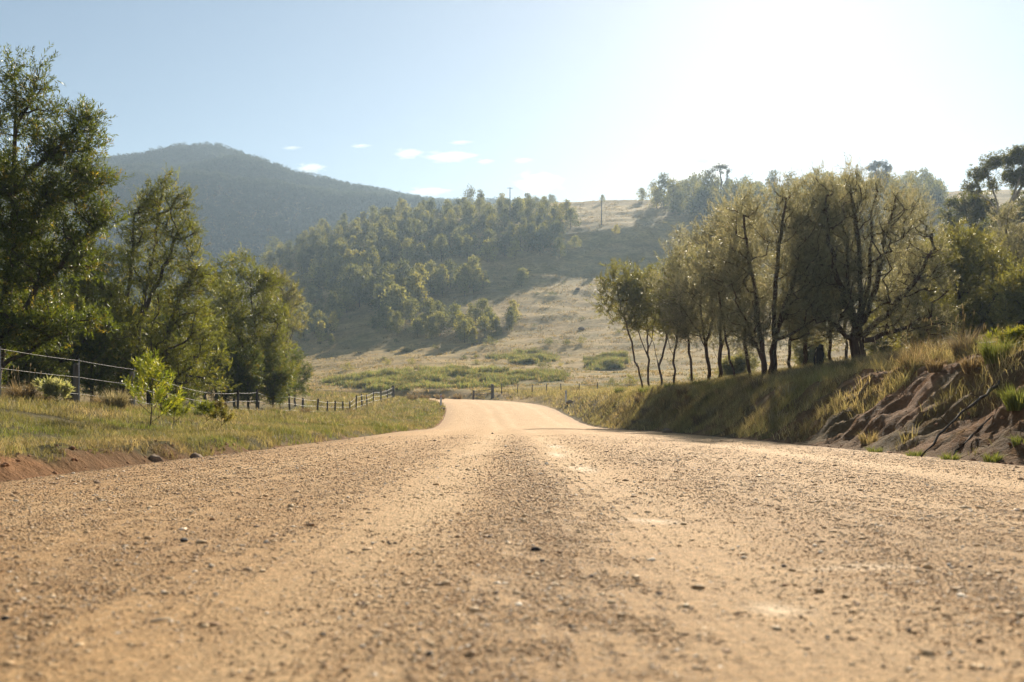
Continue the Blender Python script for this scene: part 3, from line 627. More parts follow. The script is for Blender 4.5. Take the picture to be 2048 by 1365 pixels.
make_tree('spreading_tree', 'biggest spreading tree on the bank with a thick trunk and fanning limbs', 'tree', (1718, 735, 34),
  [[(1718, 737), (1717, 700), (1715, 655)], [(1713, 668), (1690, 600), (1660, 500), (1648, 395)], [(1715, 656), (1722, 560), (1710, 450), (1705, 360)], [(1719, 662), (1752, 590), (1772, 480), (1792, 395)], [(1721, 676), (1780, 622), (1832, 560), (1862, 500)],
   [(1721, 690), (1780, 665), (1845, 640), (1880, 615)], [(1714, 690), (1660, 640), (1612, 600)], [(1721, 716), (1762, 706), (1800, 708), (1830, 700)], [(1716, 660), (1690, 560), (1700, 480)], [(1718, 660), (1740, 570), (1745, 460), (1755, 380)]],
  [(1650, 370, 34, 24), (1712, 362, 42, 24), (1690, 405, 70, 38), (1765, 390, 50, 36), (1815, 435, 55, 40), (1640, 450, 65, 50), (1740, 470, 100, 50), (1852, 500, 46, 50), (1650, 540, 75, 50), (1760, 555, 105, 50), (1866, 570, 46, 40), (1700, 610, 100, 40), (1820, 625, 70, 34), (1660, 650, 70, 30), (1770, 660, 80, 26), (1870, 650, 50, 30)],
  'needle', PN, 1000, 5, .23, M_NEEDLE, M_BARKR, seed=20, group=TREESR)
FEATH = make_tree('roadside_tree', 'pale green feathery tree right of the biggest spreading tree', 'tree', (1925, 668, 41),
  [[(1925, 670), (1922, 600), (1930, 540), (1945, 480)], [(1938, 672), (1970, 622), (2005, 560)], [(1923, 610), (1900, 550)]],
  [(1920, 475, 44, 26), (1955, 500, 50, 40), (1895, 520, 40, 40), (1930, 550, 70, 40), (1995, 545, 46, 45), (1970, 600, 70, 36), (2030, 600, 40, 40)], 'fine', PO, 420, 6, .10, seed=21, leafscale=1.15)
make_tree('roadside_tree', 'brownish feathery tree at the frame edge above the white wire', 'tree', (2035, 660, 47),
  [[(2035, 660), (2030, 580), (2020, 500), (2015, 450)], [(2033, 600), (2060, 530)]],
  [(2015, 440, 26, 36), (2025, 500, 40, 45), (2060, 520, 50, 60), (2030, 570, 60, 45), (2080, 600, 60, 50)], 'needle', PN, 330, 6, .10, M_NEEDLE, seed=22, leafscale=1.4)
make_tree('bank_tree', 'thin pole-like tree just left of the three-stemmed tree', 'tree', (1500, 774, 36), [[(1500, 774), (1491, 622), (1470, 470)], [(1492, 642), (1462, 562)]], [(1470, 470, 40, 46), (1450, 540, 50, 46), (1509, 590, 46, 40), (1478, 642, 40, 34)], 'needle', PN, 210, 4, .06, M_NEEDLE, M_BARKR, seed=60, leafscale=1.3, group=TREESR)
make_tree('bank_tree', 'thin pole-like tree just right of the three-stemmed tree', 'tree', (1578, 770, 38), [[(1578, 770), (1583, 610), (1596, 450)], [(1582, 630), (1552, 550)]], [(1596, 450, 40, 46), (1576, 520, 50, 46), (1611, 570, 46, 40), (1575, 630, 40, 34)], 'needle', PN, 210, 4, .06, M_NEEDLE, M_BARKR, seed=61, leafscale=1.3, group=TREESR)
make_tree('bank_tree', 'thin tree between the burnt stump and the thick trunk', 'tree', (1664, 752, 37), [[(1664, 752), (1660, 591), (1650, 430)], [(1660, 611), (1630, 531)]], [(1650, 430, 40, 46), (1630, 500, 50, 46), (1681, 550, 46, 40), (1648, 611, 40, 34)], 'needle', PN, 210, 4, .06, M_NEEDLE, M_BARKR, seed=62, leafscale=1.3, group=TREESR)
make_tree('bank_tree', 'thin tree close behind the thick trunk on its left side', 'tree', (1690, 748, 40), [[(1690, 748), (1693, 574), (1700, 400)], [(1692, 594), (1662, 514)]], [(1700, 400, 40, 46), (1680, 470, 50, 46), (1719, 520, 46, 40), (1684, 594, 40, 34)], 'needle', PN, 210, 4, .06, M_NEEDLE, M_BARKR, seed=63, leafscale=1.3, group=TREESR)
make_tree('bank_tree', 'thin leaning tree between the V shaped tree and the log', 'tree', (1385, 776, 49), [[(1385, 776), (1377, 638), (1359, 500)], [(1378, 658), (1348, 578)]], [(1359, 500, 40, 46), (1339, 570, 50, 46), (1396, 620, 46, 40), (1365, 658, 40, 34)], 'needle', PN, 210, 4, .06, M_NEEDLE, M_BARKR, seed=64, leafscale=1.3, group=TREESR)
make_tree('bank_tree', 'slim tree behind the low right limb of the biggest tree', 'tree', (1790, 712, 42), [[(1790, 712), (1797, 566), (1812, 420)], [(1796, 586), (1766, 506)]], [(1812, 420, 40, 46), (1792, 490, 50, 46), (1825, 540, 46, 40), (1789, 586, 40, 34)], 'needle', PN, 210, 4, .06, M_NEEDLE, M_BARKR, seed=65, leafscale=1.3, group=TREESR)
for px, d, sc, rz, lab in ((1868, 50, 1.25, 2., 'pale green feathery tree farther back, between the biggest tree and the near feathery one'), (2005, 58, 1.5, 4., 'taller feathery tree behind the brownish one, below the gums'), (1945, 70, 1.7, 5.5, 'taller feathery tree far behind the near feathery one')):
    c = copy_tree(FEATH); c.location = Vector(G(px, d)); c.rotation_euler.z = rz; c.scale = (sc,)*3; c['label'] = lab
us = make_tree('understorey_bush', 'light green bush under the low limbs of the biggest spreading tree', 'bush', (1830, 690, 40),
  [[(1830, 692), (1825, 650), (1815, 610)], [(1832, 692), (1850, 650), (1870, 620)]], [(1810, 615, 50, 34), (1865, 630, 50, 34), (1830, 660, 70, 30), (1890, 660, 40, 26)], 'fine', PO, 260, 6, .06, seed=23, leafscale=1.2)
for px, d, sc, rz, lab in ((1985, 44, .95, 2., 'light green bush behind the white wire at the bank top'), (1770, 52, 1.1, 4., 'light green bush far behind the thick trunk'), (1620, 60, 1., 1., 'light green bush behind the burnt stump'), (2060, 34, .9, 5., 'light green bush at the frame edge above the eroded bank'), (1480, 66, .8, 3.1, 'light green bush behind the thin tilting tree')):
    c = copy_tree(us); c.location = Vector(G(px, d)); c.rotation_euler.z = rz; c.scale = (sc,)*3; c['label'] = lab
make_tree('gum_tree', 'tall open-crowned gum with pale limbs against the white sky', 'tree', (2020, 700, 95),
  [[(2020, 700), (2012, 560), (2005, 470), (1998, 400), (1975, 350)], [(2006, 470), (2022, 400), (2040, 330)], [(2004, 460), (1985, 410), (1955, 380)], [(2020, 410), (2055, 360), (2080, 320)]],
  [(1958, 345, 24, 14), (1990, 320, 30, 12), (2025, 312, 34, 14), (2065, 300, 40, 16), (1948, 372, 22, 12), (2035, 350, 30, 18), (2080, 340, 40, 24), (1990, 365, 16, 8)],
  'gum', PG, 420, 6, .20, bark=M_PALE, seed=31, leafscale=1.5, depth=1.1, droop=.2)
make_tree('gum_tree', 'dense dark gum below the open-crowned one', 'tree', (1955, 690, 100),
  [[(1955, 690), (1950, 570), (1955, 480), (1950, 420)], [(1952, 540), (2000, 470), (2020, 430)], [(1953, 550), (1915, 480), (1905, 430)]],
  [(1925, 395, 30, 20), (1955, 410, 40, 26), (1905, 430, 26, 26), (2000, 430, 50, 30), (2050, 420, 50, 44), (1950, 470, 66, 40), (2030, 490, 70, 44), (1960, 530, 80, 34)],
  'gum', PG, 480, 6, .25, bark=M_BARK, seed=32, leafscale=2.2)
make_tree('ridge_gum', 'lone flat-topped gum poking above the wooded ridge, left of the sun', 'tree', (1442, 402, 352),
  [[(1442, 404), (1442, 385), (1446, 362), (1440, 342)], [(1444, 380), (1452, 360), (1452, 345)], [(1441, 392), (1428, 370), (1422, 350)]],
  [(1412, 353, 6, 4), (1419, 345, 8, 4), (1429, 337, 8, 4), (1440, 332, 9, 4), (1450, 334, 8, 4), (1458, 342, 4, 6), (1456, 354, 3, 6), (1428, 351, 5, 3), (1446, 345, 5, 3), (1435, 364, 6, 3)], 'gum', [(.07, .075, .035)]*2, 150, 3, .36, bark=M_BARK, seed=33, leafscale=2.4, depth=1.3)
make_tree('ridge_gum', 'dome-topped gum on the ridge above the biggest spreading tree', 'tree', (1760, 395, 352),
  [[(1760, 396), (1760, 370), (1757, 345), (1750, 330)], [(1760, 370), (1772, 345)]],
  [(1757, 328, 20, 6), (1742, 336, 9, 6), (1774, 336, 9, 6), (1760, 345, 14, 8), (1768, 358, 14, 9)], 'gum', [(.04, .045, .022)]*2, 130, 5, .42, bark=M_BARK, seed=34, leafscale=3.4)
print('right trees', time.time()-T0)

# ------------------------------------------------------------------ hill trees: prototypes then copies
def crown_proto(seed, h, w, shape, pal, nclump=40, per=34, q=.5, trunk=True):
    r = np.random.default_rng(seed); V = []; Fq = []; Cc = []; n0 = 0
    z0 = .05*h
    f = r.random(nclump)**.85; zc = z0+(h-z0)*f*.93
    if shape == 'cone': rr = w*.5*np.clip(1.02-f, .06, 1)**.7*np.clip(.55+f*2.2, 0, 1)
    elif shape == 'flat': rr = w*.5*np.clip(.25+f*1.1, 0, 1)*np.sqrt(np.clip(1.08-f, 0, 1))*1.25
    else: rr = w*.5*np.sqrt(np.clip(1-(2*(f-.42))**2, .05, 1))
    th = r.random(nclump)*6.283; rad = rr*np.sqrt(r.random(nclump))*1.0
    ctr = np.stack([np.cos(th)*rad, np.sin(th)*rad, zc], 1)
    cr = (.16+.10*r.random(nclump))*w
    n = nclump*per
    v = r.normal(size=(n, 3)); v /= np.linalg.norm(v, axis=1)[:, None]; v *= (r.random(n)**.4)[:, None]
    B = np.repeat(ctr, per, 0)+v*np.repeat(cr, per)[:, None]*np.array([1, 1, .95])
    D = nrm(v*.6+r.normal(size=(n, 3))*.6+np.array([0, 0, .7])); L = q*(.6+.8*r.random(n))
    Sd = nrm(np.cross(D, r.normal(size=(n, 3)))); U = np.cross(Sd, D)
    mid = B+D*(L*.5)[:, None]; wd = L*.40
    vv = np.stack([B, mid+Sd*wd[:, None]*.5+U*(L*.15)[:, None], B+D*L[:, None], mid-Sd*wd[:, None]*.5-U*(L*.1)[:, None]], 1).reshape(-1, 3)
    pal = np.array(pal); c = pal[r.choice(len(pal), nclump)]*(.75+.5*r.random((nclump, 1)))
    cc = np.repeat(np.repeat(c, per, 0)*(.8+.4*r.random((n, 1))), 4, 0)
    Qd = np.arange(n*4).reshape(n, 4)
    mb = MB(); mb.add(vv, Qd, None, cc); mid_n = n
    bk = np.array((.07, .055, .042))
    path = [(0, 0, -.4), (.02*w, 0, h*.2), (.01*w, .03*w, h*.5), (0, .02*w, h*.85)]; mb.tube(path, [.016*h, .012*h, .008*h, .003*h], 5, False, bk)
    for k in range(4):
        j = r.integers(nclump); zc_ = h*(.15+.3*r.random()); mb.tube([(0, 0, zc_), (ctr[j]*.5+np.array((0, 0, zc_))*.5), ctr[j]], [.009*h, .006*h, .003*h], 4, False, bk)
    me_v = np.vstack(mb.V); fs = np.vstack(mb.Q); 
    return me_v, fs, np.vstack(mb.C)
PH = [(.19, .195, .075), (.225, .22, .088), (.16, .168, .066), (.25, .24, .105)]
PHD = [(.13, .138, .056), (.155, .16, .065), (.11, .12, .05)]
def proto_mesh(nm, *a, **k):
    V, Qd, c = crown_proto(*a, **k); o = add_mesh(nm, V, [Qd], M_FAR, None, False, c); me = o.data; bpy.data.objects.remove(o); return me
HP = [proto_mesh('hill_tree_a', 1, 7.5, 5.0, 'cone', PH), proto_mesh('hill_tree_b', 2, 6.5, 5.2, 'round', PH), proto_mesh('hill_tree_c', 3, 8.5, 5.4, 'cone', PHD),
      proto_mesh('hill_tree_d', 4, 7.0, 6.0, 'round', PHD), proto_mesh('hill_tree_e', 5, 6.0, 4.2, 'cone', PH), proto_mesh('hill_tree_f', 6, 9.0, 6.0, 'flat', PHD, 30, 34, .5)]
BP = [proto_mesh('bush_a', 11, 1.5, 2.6, 'round', PH, 16, 30, .22), proto_mesh('bush_b', 12, 1.1, 2.8, 'round', PHD, 16, 30, .22)]
prng = np.random.default_rng(55)
def in_poly(px, py, poly):
    x, y = px, py; c = False; n = len(poly); j = n-1
    for i in range(n):
        if ((poly[i][1] > y) != (poly[j][1] > y)) and (x < (poly[j][0]-poly[i][0])*(y-poly[i][1])/(poly[j][1]-poly[i][1])+poly[i][0]): c = not c
        j = i
    return c
placed = []
def place(me, name, p, s, label, cat, group=None):
    o = bpy.data.objects.new(name, me); COL.objects.link(o); o.location = Vector([float(q) for q in p]); o.rotation_euler.z = prng.random()*6.28
    o.scale = (s*(.9+.25*prng.random()), s*(.9+.25*prng.random()), s); placed.append((p[0], p[1])); return tag(o, label, cat, group)
def zone(poly, n, sizes, protos, label, group, name='hill_tree', sp=4.):
    xs = [p[0] for p in poly]; ys = [p[1] for p in poly]; k = 0; tries = 0
    while k < n and tries < n*25:
        tries += 1
        px = prng.uniform(min(xs), max(xs)); py = prng.uniform(min(ys), max(ys))
        if not in_poly(px, py, poly): continue
        p = hit(px, py)
        if p is None or p[1] > 480: continue
        if placed:
            A = np.array(placed); 
            if np.hypot(A[:, 0]-p[0], A[:, 1]-p[1]).min() < sp: continue
        s = prng.uniform(*sizes); place(HP[protos[prng.integers(len(protos))]], name, p, s, label, 'tree', group); k += 1
    print(label, k)
zone([(488, 560), (540, 508), (600, 482), (660, 466), (720, 450), (800, 435), (900, 428), (1000, 424), (1085, 422), (1150, 455), (1135, 495), (1060, 522), (930, 528), (850, 535), (780, 525), (700, 535), (600, 562)],
     180, (.72, 1.08), [0, 1, 2, 3, 4, 2, 3], 'crowded small tree in the dense dark wood covering the hill below the power pole', 'trees of the dense hillside wood', sp=4.6)
zone([(615, 560), (640, 525), (700, 515), (775, 510), (790, 535), (770, 570), (700, 580), (630, 585)], 24, (.85, 1.15), [0, 4, 1, 0], 'pale pointed tree in the lighter band fronting the dense hillside wood', 'pale trees fronting the hillside wood', sp=3.2)
zone([(690, 600), (740, 585), (800, 590), (860, 580), (885, 610), (870, 640), (800, 645), (720, 640)], 18, (.95, 1.3), [3, 1, 2, 0], 'round bushy tree in the clump halfway up the hill', 'trees in the clump halfway up the hill', sp=3.2)
zone([(875, 590), (900, 575), (950, 570), (955, 590), (900, 600)], 5, (.9, 1.2), [1, 3, 0], 'tree in the small knot beside the bare slope', 'trees in the knot beside the bare slope', sp=3)
zone([(760, 660), (830, 640), (900, 650), (960, 640), (1030, 645), (1028, 665), (950, 690), (870, 680), (790, 675)], 30, (.5, .82), [1, 0, 4, 3], 'low grey green tree in the lowest clump above the dry grass', 'trees in the lowest hill clump', sp=2.6)
zone([(560, 640), (590, 560), (640, 545), (690, 570), (700, 625), (650, 690), (590, 690)], 30, (.55, 1.0), [1, 0, 4, 3], 'young tree scattered on the slope beside the near tree row', 'young trees beside the near tree row', sp=3)
zone([(1300, 412), (1340, 404), (1420, 400), (1500, 398), (1600, 394), (1700, 391), (1880, 388), (1880, 440), (1700, 470), (1500, 470), (1400, 450), (1330, 425)], 125, (.9, 1.5), [0, 2, 3, 1, 5], 'hazy tree in the ridge wood under the sun', 'trees of the ridge wood under the sun', 'ridge_tree', sp=4.0)
zone([(1780, 560), (1880, 500), (2048, 480), (2048, 640), (1900, 650), (1800, 640)], 34, (.8, 1.2), [2, 3, 0, 1], 'shaded tree crowded on the rise behind the pale feathery tree', 'trees on the rise behind the feathery tree', 'slope_tree', sp=3.6)
zone([(1380, 560), (1480, 520), (1780, 500), (1800, 640), (1600, 680), (1420, 660)], 22, (.6, .95), [1, 0, 4, 3], 'hazy tree on the slope seen between the stems of the bank row', 'trees on the slope behind the bank row', 'slope_tree', sp=4)
for px, py, s, k, lab in ((1043, 574, .72, 1, 'lone pointed tree on the shaded slope above the bright patch'), (748, 662, .42, 1, 'lone round shrubby tree on the dry grass below the clumps'), (662, 692, .38, 4, 'lone shrubby tree on dry grass near the row of fence'),
                           (966, 578, .6, 3, 'lone small tree right of the knot beside the bare slope'), (1285, 404, .8, 1, 'lone airy tree on the bare skyline, left of the ridge wood'), (1205, 407, .44, 3, 'tiny round tree on the skyline behind the lower power pole'),
                           (1232, 470, .45, 1, 'lone pale bush-like tree on the shaded hillside below the power pole'), (545, 515, 1.15, 5, 'taller spreading gum at the outer end of the dense hillside wood'), (940, 411, 1.1, 5, 'spreading tree breaking the skyline of the dense wood'), (1118, 520, .8, 3, 'dark tree at the lower corner of the dense wood'), (1150, 500, .6, 1, 'yellowish tree at the lower corner of the dense wood')):
    p = None; q = py
    while p is None or p[1] > 432: p = hit(px, q); q += 2
    place(HP[k], 'hill_tree', p, s, lab, 'tree')
for k_ in range(9):
    q_ = G(1028+k_*10+prng.uniform(-3, 3), prng.uniform(440, 465)); place(HP[(1, 5, 3)[k_ % 3]], 'skyline_tree', q_, prng.uniform(.42, .62), 'small faded tree in the low line on the skyline right of the tall power pole', 'tree', 'small faded trees on the skyline')
for px, py, s, k, lab in ((1100, 690, 1.0, 1, 'low dark shrub left of a pair on the dry slope'), (1135, 690, .8, 1, 'low dark shrub right of a pair on the dry slope'), (1068, 655, .5, 1, 'small dark shrub on the bright dry slope, above the pair'),
   (1105, 592, .7, 1, 'flat dark shrub in the middle of the bright slope'), (1075, 590, .5, 1, 'flat dark shrub left on the bright slope'), (1128, 568, .5, 1, 'flat dark shrub high on the bright slope'), (980, 690, 1.0, 0, 'green shrub at the foot of the lowest tree clump'), (1000, 672, .6, 0, 'small green shrub below the lowest tree clump'),
   (640, 690, .5, 1, 'small dark shrub left on the dry grass'), (700, 640, .6, 0, 'shrub below the clump halfway up the hill'), (914, 750, .7, 0, 'round bright green bush standing in the reeds'), (870, 700, .6, 1, 'dark shrub on the rise above the reeds'), (1165, 640, .5, 1, 'small shrub beside the leaning slim tree'), (1010, 560, .6, 1, 'dark flat shrub on the shaded slope'), (1180, 560, .5, 1, 'dark shrub at the upper edge of the bright slope'), (1060, 545, .5, 1, 'dark shrub below the dense wood'),
   (1260, 770, .8, 0, 'leafy shrub at the foot of the slim bank trees'), (1225, 775, .7, 0, 'leafy shrub on the verge left of the slim bank trees'), (1385, 760, .6, 1, 'shrub between the slim bank trees and the log'), (560, 770, .7, 0, 'pale shrub under the rounded wattle')):
    p = hit(px, py)
    if p is not None: place(BP[k], 'shrub', p, s*.9, lab, 'shrub')
for k_ in range(26):
    p = hit(prng.uniform(590, 1280), prng.uniform(664, 768))
    if p is not None and abs(road_coord([p[0]], [p[1]])[0][0]) > 6: place(BP[k_ % 2], 'shrub', p, prng.uniform(.3, .75), 'low scrubby shrub dotted over the grassy valley floor', 'shrub', 'low shrubs dotting the valley floor')
print('hill', time.time()-T0)

# far forest: one mass of trees over the mountain and the back slopes
def gn_scatter(name, pts, scl, meshes, label, cat):
    me = bpy.data.meshes.new(name); me.from_pydata([tuple(p) for p in pts], [], [])
    a = me.attributes.new('scl', 'FLOAT', 'POINT'); a.data.foreach_set('value', np.asarray(scl, np.float32))
    o = bpy.data.objects.new(name, me); COL.objects.link(o); tag(o, label, cat, kind='stuff')
    pc = bpy.data.collections.new(name+'_kinds')
    for m_ in meshes: pc.objects.link(bpy.data.objects.new('far_tree', m_))
    ng = bpy.data.node_groups.new(name, 'GeometryNodeTree'); ng.interface.new_socket('Geometry', in_out='INPUT', socket_type='NodeSocketGeometry'); ng.interface.new_socket('Geometry', in_out='OUTPUT', socket_type='NodeSocketGeometry')
    N = ng.nodes; gi = N.new('NodeGroupInput'); go = N.new('NodeGroupOutput'); ip = N.new('GeometryNodeInstanceOnPoints'); ci = N.new('GeometryNodeCollectionInfo')
    ci.inputs[0].default_value = pc; ci.inputs['Separate Children'].default_value = True; ci.inputs['Reset Children'].default_value = True
    na = N.new('GeometryNodeInputNamedAttribute'); na.data_type = 'FLOAT'; na.inputs['Name'].default_value = 'scl'
    rv_ = N.new('FunctionNodeRandomValue'); rv_.data_type = 'FLOAT_VECTOR'; rv_.inputs[0].default_value = (0, 0, 0); rv_.inputs[1].default_value = (0, 0, 6.28)
    L = ng.links.new; L(gi.outputs[0], ip.inputs['Points']); L(ci.outputs[0], ip.inputs['Instance']); ip.inputs['Pick Instance'].default_value = True
    L(rv_.outputs[0], ip.inputs['Rotation']); L(na.outputs[0], ip.inputs['Scale']); L(ip.outputs[0], go.inputs[0])
    md = o.modifiers.new('scatter', 'NODES'); md.node_group = ng; return o
PFAR = [(.045, .06, .04), (.055, .068, .045), (.04, .052, .036), (.065, .075, .05)]
_m = M_FAR; M_FAR = M_HAZY
FT = [proto_mesh('far_tree_a', 21, 5.8, 4.6, 'round', PFAR, 18, 18, .62), proto_mesh('far_tree_b', 22, 7.2, 4.4, 'flat', PFAR, 14, 18, .6), proto_mesh('far_tree_c', 23, 5.2, 4.0, 'round', PFAR, 14, 18, .6)]
M_FAR = _m; fr = np.random.default_rng(9); pts = []
n = 60000
fd = np.exp(fr.uniform(math.log(565), math.log(890), n)); fp = fr.uniform(150, 1160, n); fx = (fp-CX)/F*fd
kp = fr.random(n) < (fd/890)**1.5*.55
fx = fx[kp]; fd = fd[kp]; fz = H(fx, fd)
gn_scatter('forest', np.c_[fx, fd, fz-.5], .65+.5*fr.random(len(fx)), FT, 'blue hazy eucalypt forest covering the distant mountain', 'forest')
print('forest', len(fx), time.time()-T0)

# ------------------------------------------------------------------ grass
rng = np.random.default_rng(77)
def blades(P, h, w, lean, cols, mb, az=None):
    n = len(P); a = rng.random(n)*6.283 if az is None else az
    dv = np.stack([np.cos(a), np.sin(a), np.zeros(n)], 1); sv = np.stack([-np.sin(a), np.cos(a), np.zeros(n)], 1)
    tw = rng.random(n)*6.283; sv = np.stack([np.cos(tw), np.sin(tw), np.zeros(n)], 1)
    up = np.array([0, 0, 1.])
    m1 = P+up*(h*.55)[:, None]+dv*(h*lean*.3)[:, None]; tp = P+up*(h*(1-.35*np.minimum(lean, 1.2)))[:, None]+dv*(h*lean)[:, None]
    s2 = sv*(w*.5)[:, None]
    V = np.stack([P-s2, P+s2, m1+s2*.8, m1-s2*.8, tp], 1).reshape(-1, 3)
    i = np.arange(n)*5; Qd = np.stack([i, i+1, i+2, i+3], 1); Td = np.stack([i+3, i+2, i+4], 1)
    mb.add(V, Qd, Td, np.repeat(cols, 5, 0))
def pick(pal, n, p=None): 
    pal = np.array(pal); return pal[rng.choice(len(pal), n, p=p)]*(.75+.5*rng.random((n, 1)))
GP = [(.13, .17, .04), (.17, .19, .05), (.24, .22, .08), (.32, .26, .12)]
DP = [(.34, .265, .15), (.27, .21, .12), (.44, .35, .21), (.18, .16, .08)]
def clumped(x, y, per, sx):
    n = len(x); x = np.repeat(x, per)+rng.normal(0, 1, n*per)*np.repeat(sx, per); y = np.repeat(y, per)+rng.normal(0, 1, n*per)*np.repeat(sx, per); return x, y
mb = MB()
for (n, y0, y1, per, sx, hh, ww) in ((6000, -2, 7, 9, .05, .09, .007), (16000, 6.5, 16, 7, .035, .085, .0045), (13000, 15, 32, 6, .06, .11, .0075), (7000, 30, 66, 6, .14, .17, .016), (4200, 62, 112, 6, .3, .26, .035)):
    y = y0+(y1-y0)*rng.random(n)**1.1; y = np.where(np.abs(y) < .01, .01, y); s_ = -HALF-.02-rng.random(n)**1.15*11.
    cxr = np.interp(y, RC[:, 1][:140], RC[:, 0][:140]) if False else np.interp(y, [0, 30, 57, 80, 92, 103, 112], [.63, .62, .1, -1., -2.9, -7.5, -16])
    x = cxr+s_; dens = fbm(x*.7, y*.7, 3); keep = (dens > np.where(-s_-HALF < 1.3, -.62, -.22)) & (np.abs((x*F/y)) < 4500); x, y = x[keep], y[keep]
    x, y = clumped(x, y, per, np.full(len(x), sx)); s2, _ = road_coord(x, y); k = (np.abs(s2)-HALF+.16*fbm(x*1.7, y*1.7, 2) > np.interp(y, [0, 9, 12, 50, 60], [.26, .2, .03, .03, .12])); x, y = x[k], y[k]
    P = np.c_[x, y, H(x, y)-.01]; nn = len(P); u = np.abs(s2[k])-HALF
    tall = np.clip((u-2.5)/4, 0, 1)
    gmix = np.clip(.5+1.5*fbm(x*.6+9, y*.5, 3)-.15*tall, 0, 1)[:, None]
    cols = (pick(GP, nn, [.42, .32, .18, .08])*gmix+pick(DP, nn)*(1-gmix))*(.65+.6*np.clip(.5+1.3*fbm(x*1.3, y*1.1, 2), 0, 1))[:, None]
    blades(P, hh*(.5+.9*rng.random(nn))*(1+.45*tall)*(.6+.8*np.clip(.5+fbm(x*.9, y*.9, 2), 0, 1)), ww*(.7+.6*rng.random(nn)), .25+.7*rng.random(nn), cols, mb)
grass = mb.build('verge_grass', M_GRASS); tag(grass, 'short yellow green grass on the verge between road and wire fence', 'grass', kind='stuff')
mb = MB()
for (n, y0, y1, per, sx, hh, ww) in ((3800, 13, 42, 18, .05, .25, .008), (700, 8, 14, 16, .04, .15, .006), (5200, 7, 18, 7, .05, .13, .006), (15000, 15, 34, 7, .07, .16, .008), (8500, 32, 62, 7, .13, .24, .015), (4500, 60, 112, 6, .3, .3, .035)):
    y = y0+(y1-y0)*rng.random(n); s_ = HALF+.15+rng.random(n)**.8*np.where(y < 60, 7.5, 11)
    cxr = np.interp(y, [0, 30, 57, 80, 92, 103, 112], [.63, .62, .1, -1., -2.0, -4.5, -9]); x = cxr+s_
    u = s_-HALF; dens = fbm(x*.6+3, y*.5, 3); bare = np.interp(y, [0, 16, 26, 45], [.24, .14, -.18, -.35])*(u < 2.3)+(-.35)*(u >= 2.3)
    keep = (dens > bare) & (x*F/y < 3000); x, y = x[keep], y[keep]
    x, y = clumped(x, y, per, np.full(len(x), sx)); s2, _ = road_coord(x, y); k = s2-HALF > .12; x, y = x[k], y[k]
    P = np.c_[x, y, H(x, y)-.015]; nn = len(P); u = s2[k]-HALF; tall = np.clip((u-1.8)/1.5, 0, 1)
    gmix = np.clip(.42+.8*fbm(x*.35+2, y*.3, 2), 0, 1)[:, None]
    cols = (pick([(.19, .20, .08), (.24, .235, .10), (.32, .28, .14)], nn)*gmix+1.15*pick(DP, nn)*(1-gmix))*(.6+.8*np.clip(.5+1.4*fbm(x*1.1, y*.9, 3), 0, 1))[:, None]
    blades(P, hh*(.5+1.*rng.random(nn))*(1+.55*tall), ww*(.7+.6*rng.random(nn)), .2+.8*rng.random(nn), cols, mb)
bank = mb.build('bank_grass', M_GRASS); tag(bank, 'dull brown and green grass growing over the shaded road bank', 'grass', kind='stuff')
mb = MB(); n = 260; y = 6.2+8*rng.random(n)**1.3; x = .63-HALF+.12-.5*rng.random(n)**1.2; r = .004+.02*rng.random(n)**4
y2 = 8+9*rng.random(n); x2 = .63+HALF+.02+2.4*rng.random(n)**2.2; x = np.r_[x, x2]; y = np.r_[y, y2]; r = np.r_[r, .005+.026*rng.random(n)**4]; n = len(x); z = H(x, y)
V = np.repeat(ICO_V[None], n, 0)*(1+.25*rng.normal(size=(n, 12, 1)).clip(-1.5, 1.5))*r[:, None, None]*np.array([1.15, 1, .8])+np.stack([x, y, z+r*.2], -1)[:, None]
cl = np.array([.30, .165, .09])*(.6+.8*rng.random((n, 1))); mb.add(V.reshape(-1, 3), None, (ICO_F[None]+(np.arange(n)*12)[:, None, None]).reshape(-1, 3), np.repeat(cl, 12, 0))
clods = mb.build('dirt', attr_mat('crumbled_dirt', .95, .1, 60, .3, 120, .003)); tag(clods, 'crumbled red brown dirt along both cut edges of the road', 'dirt', kind='stuff')
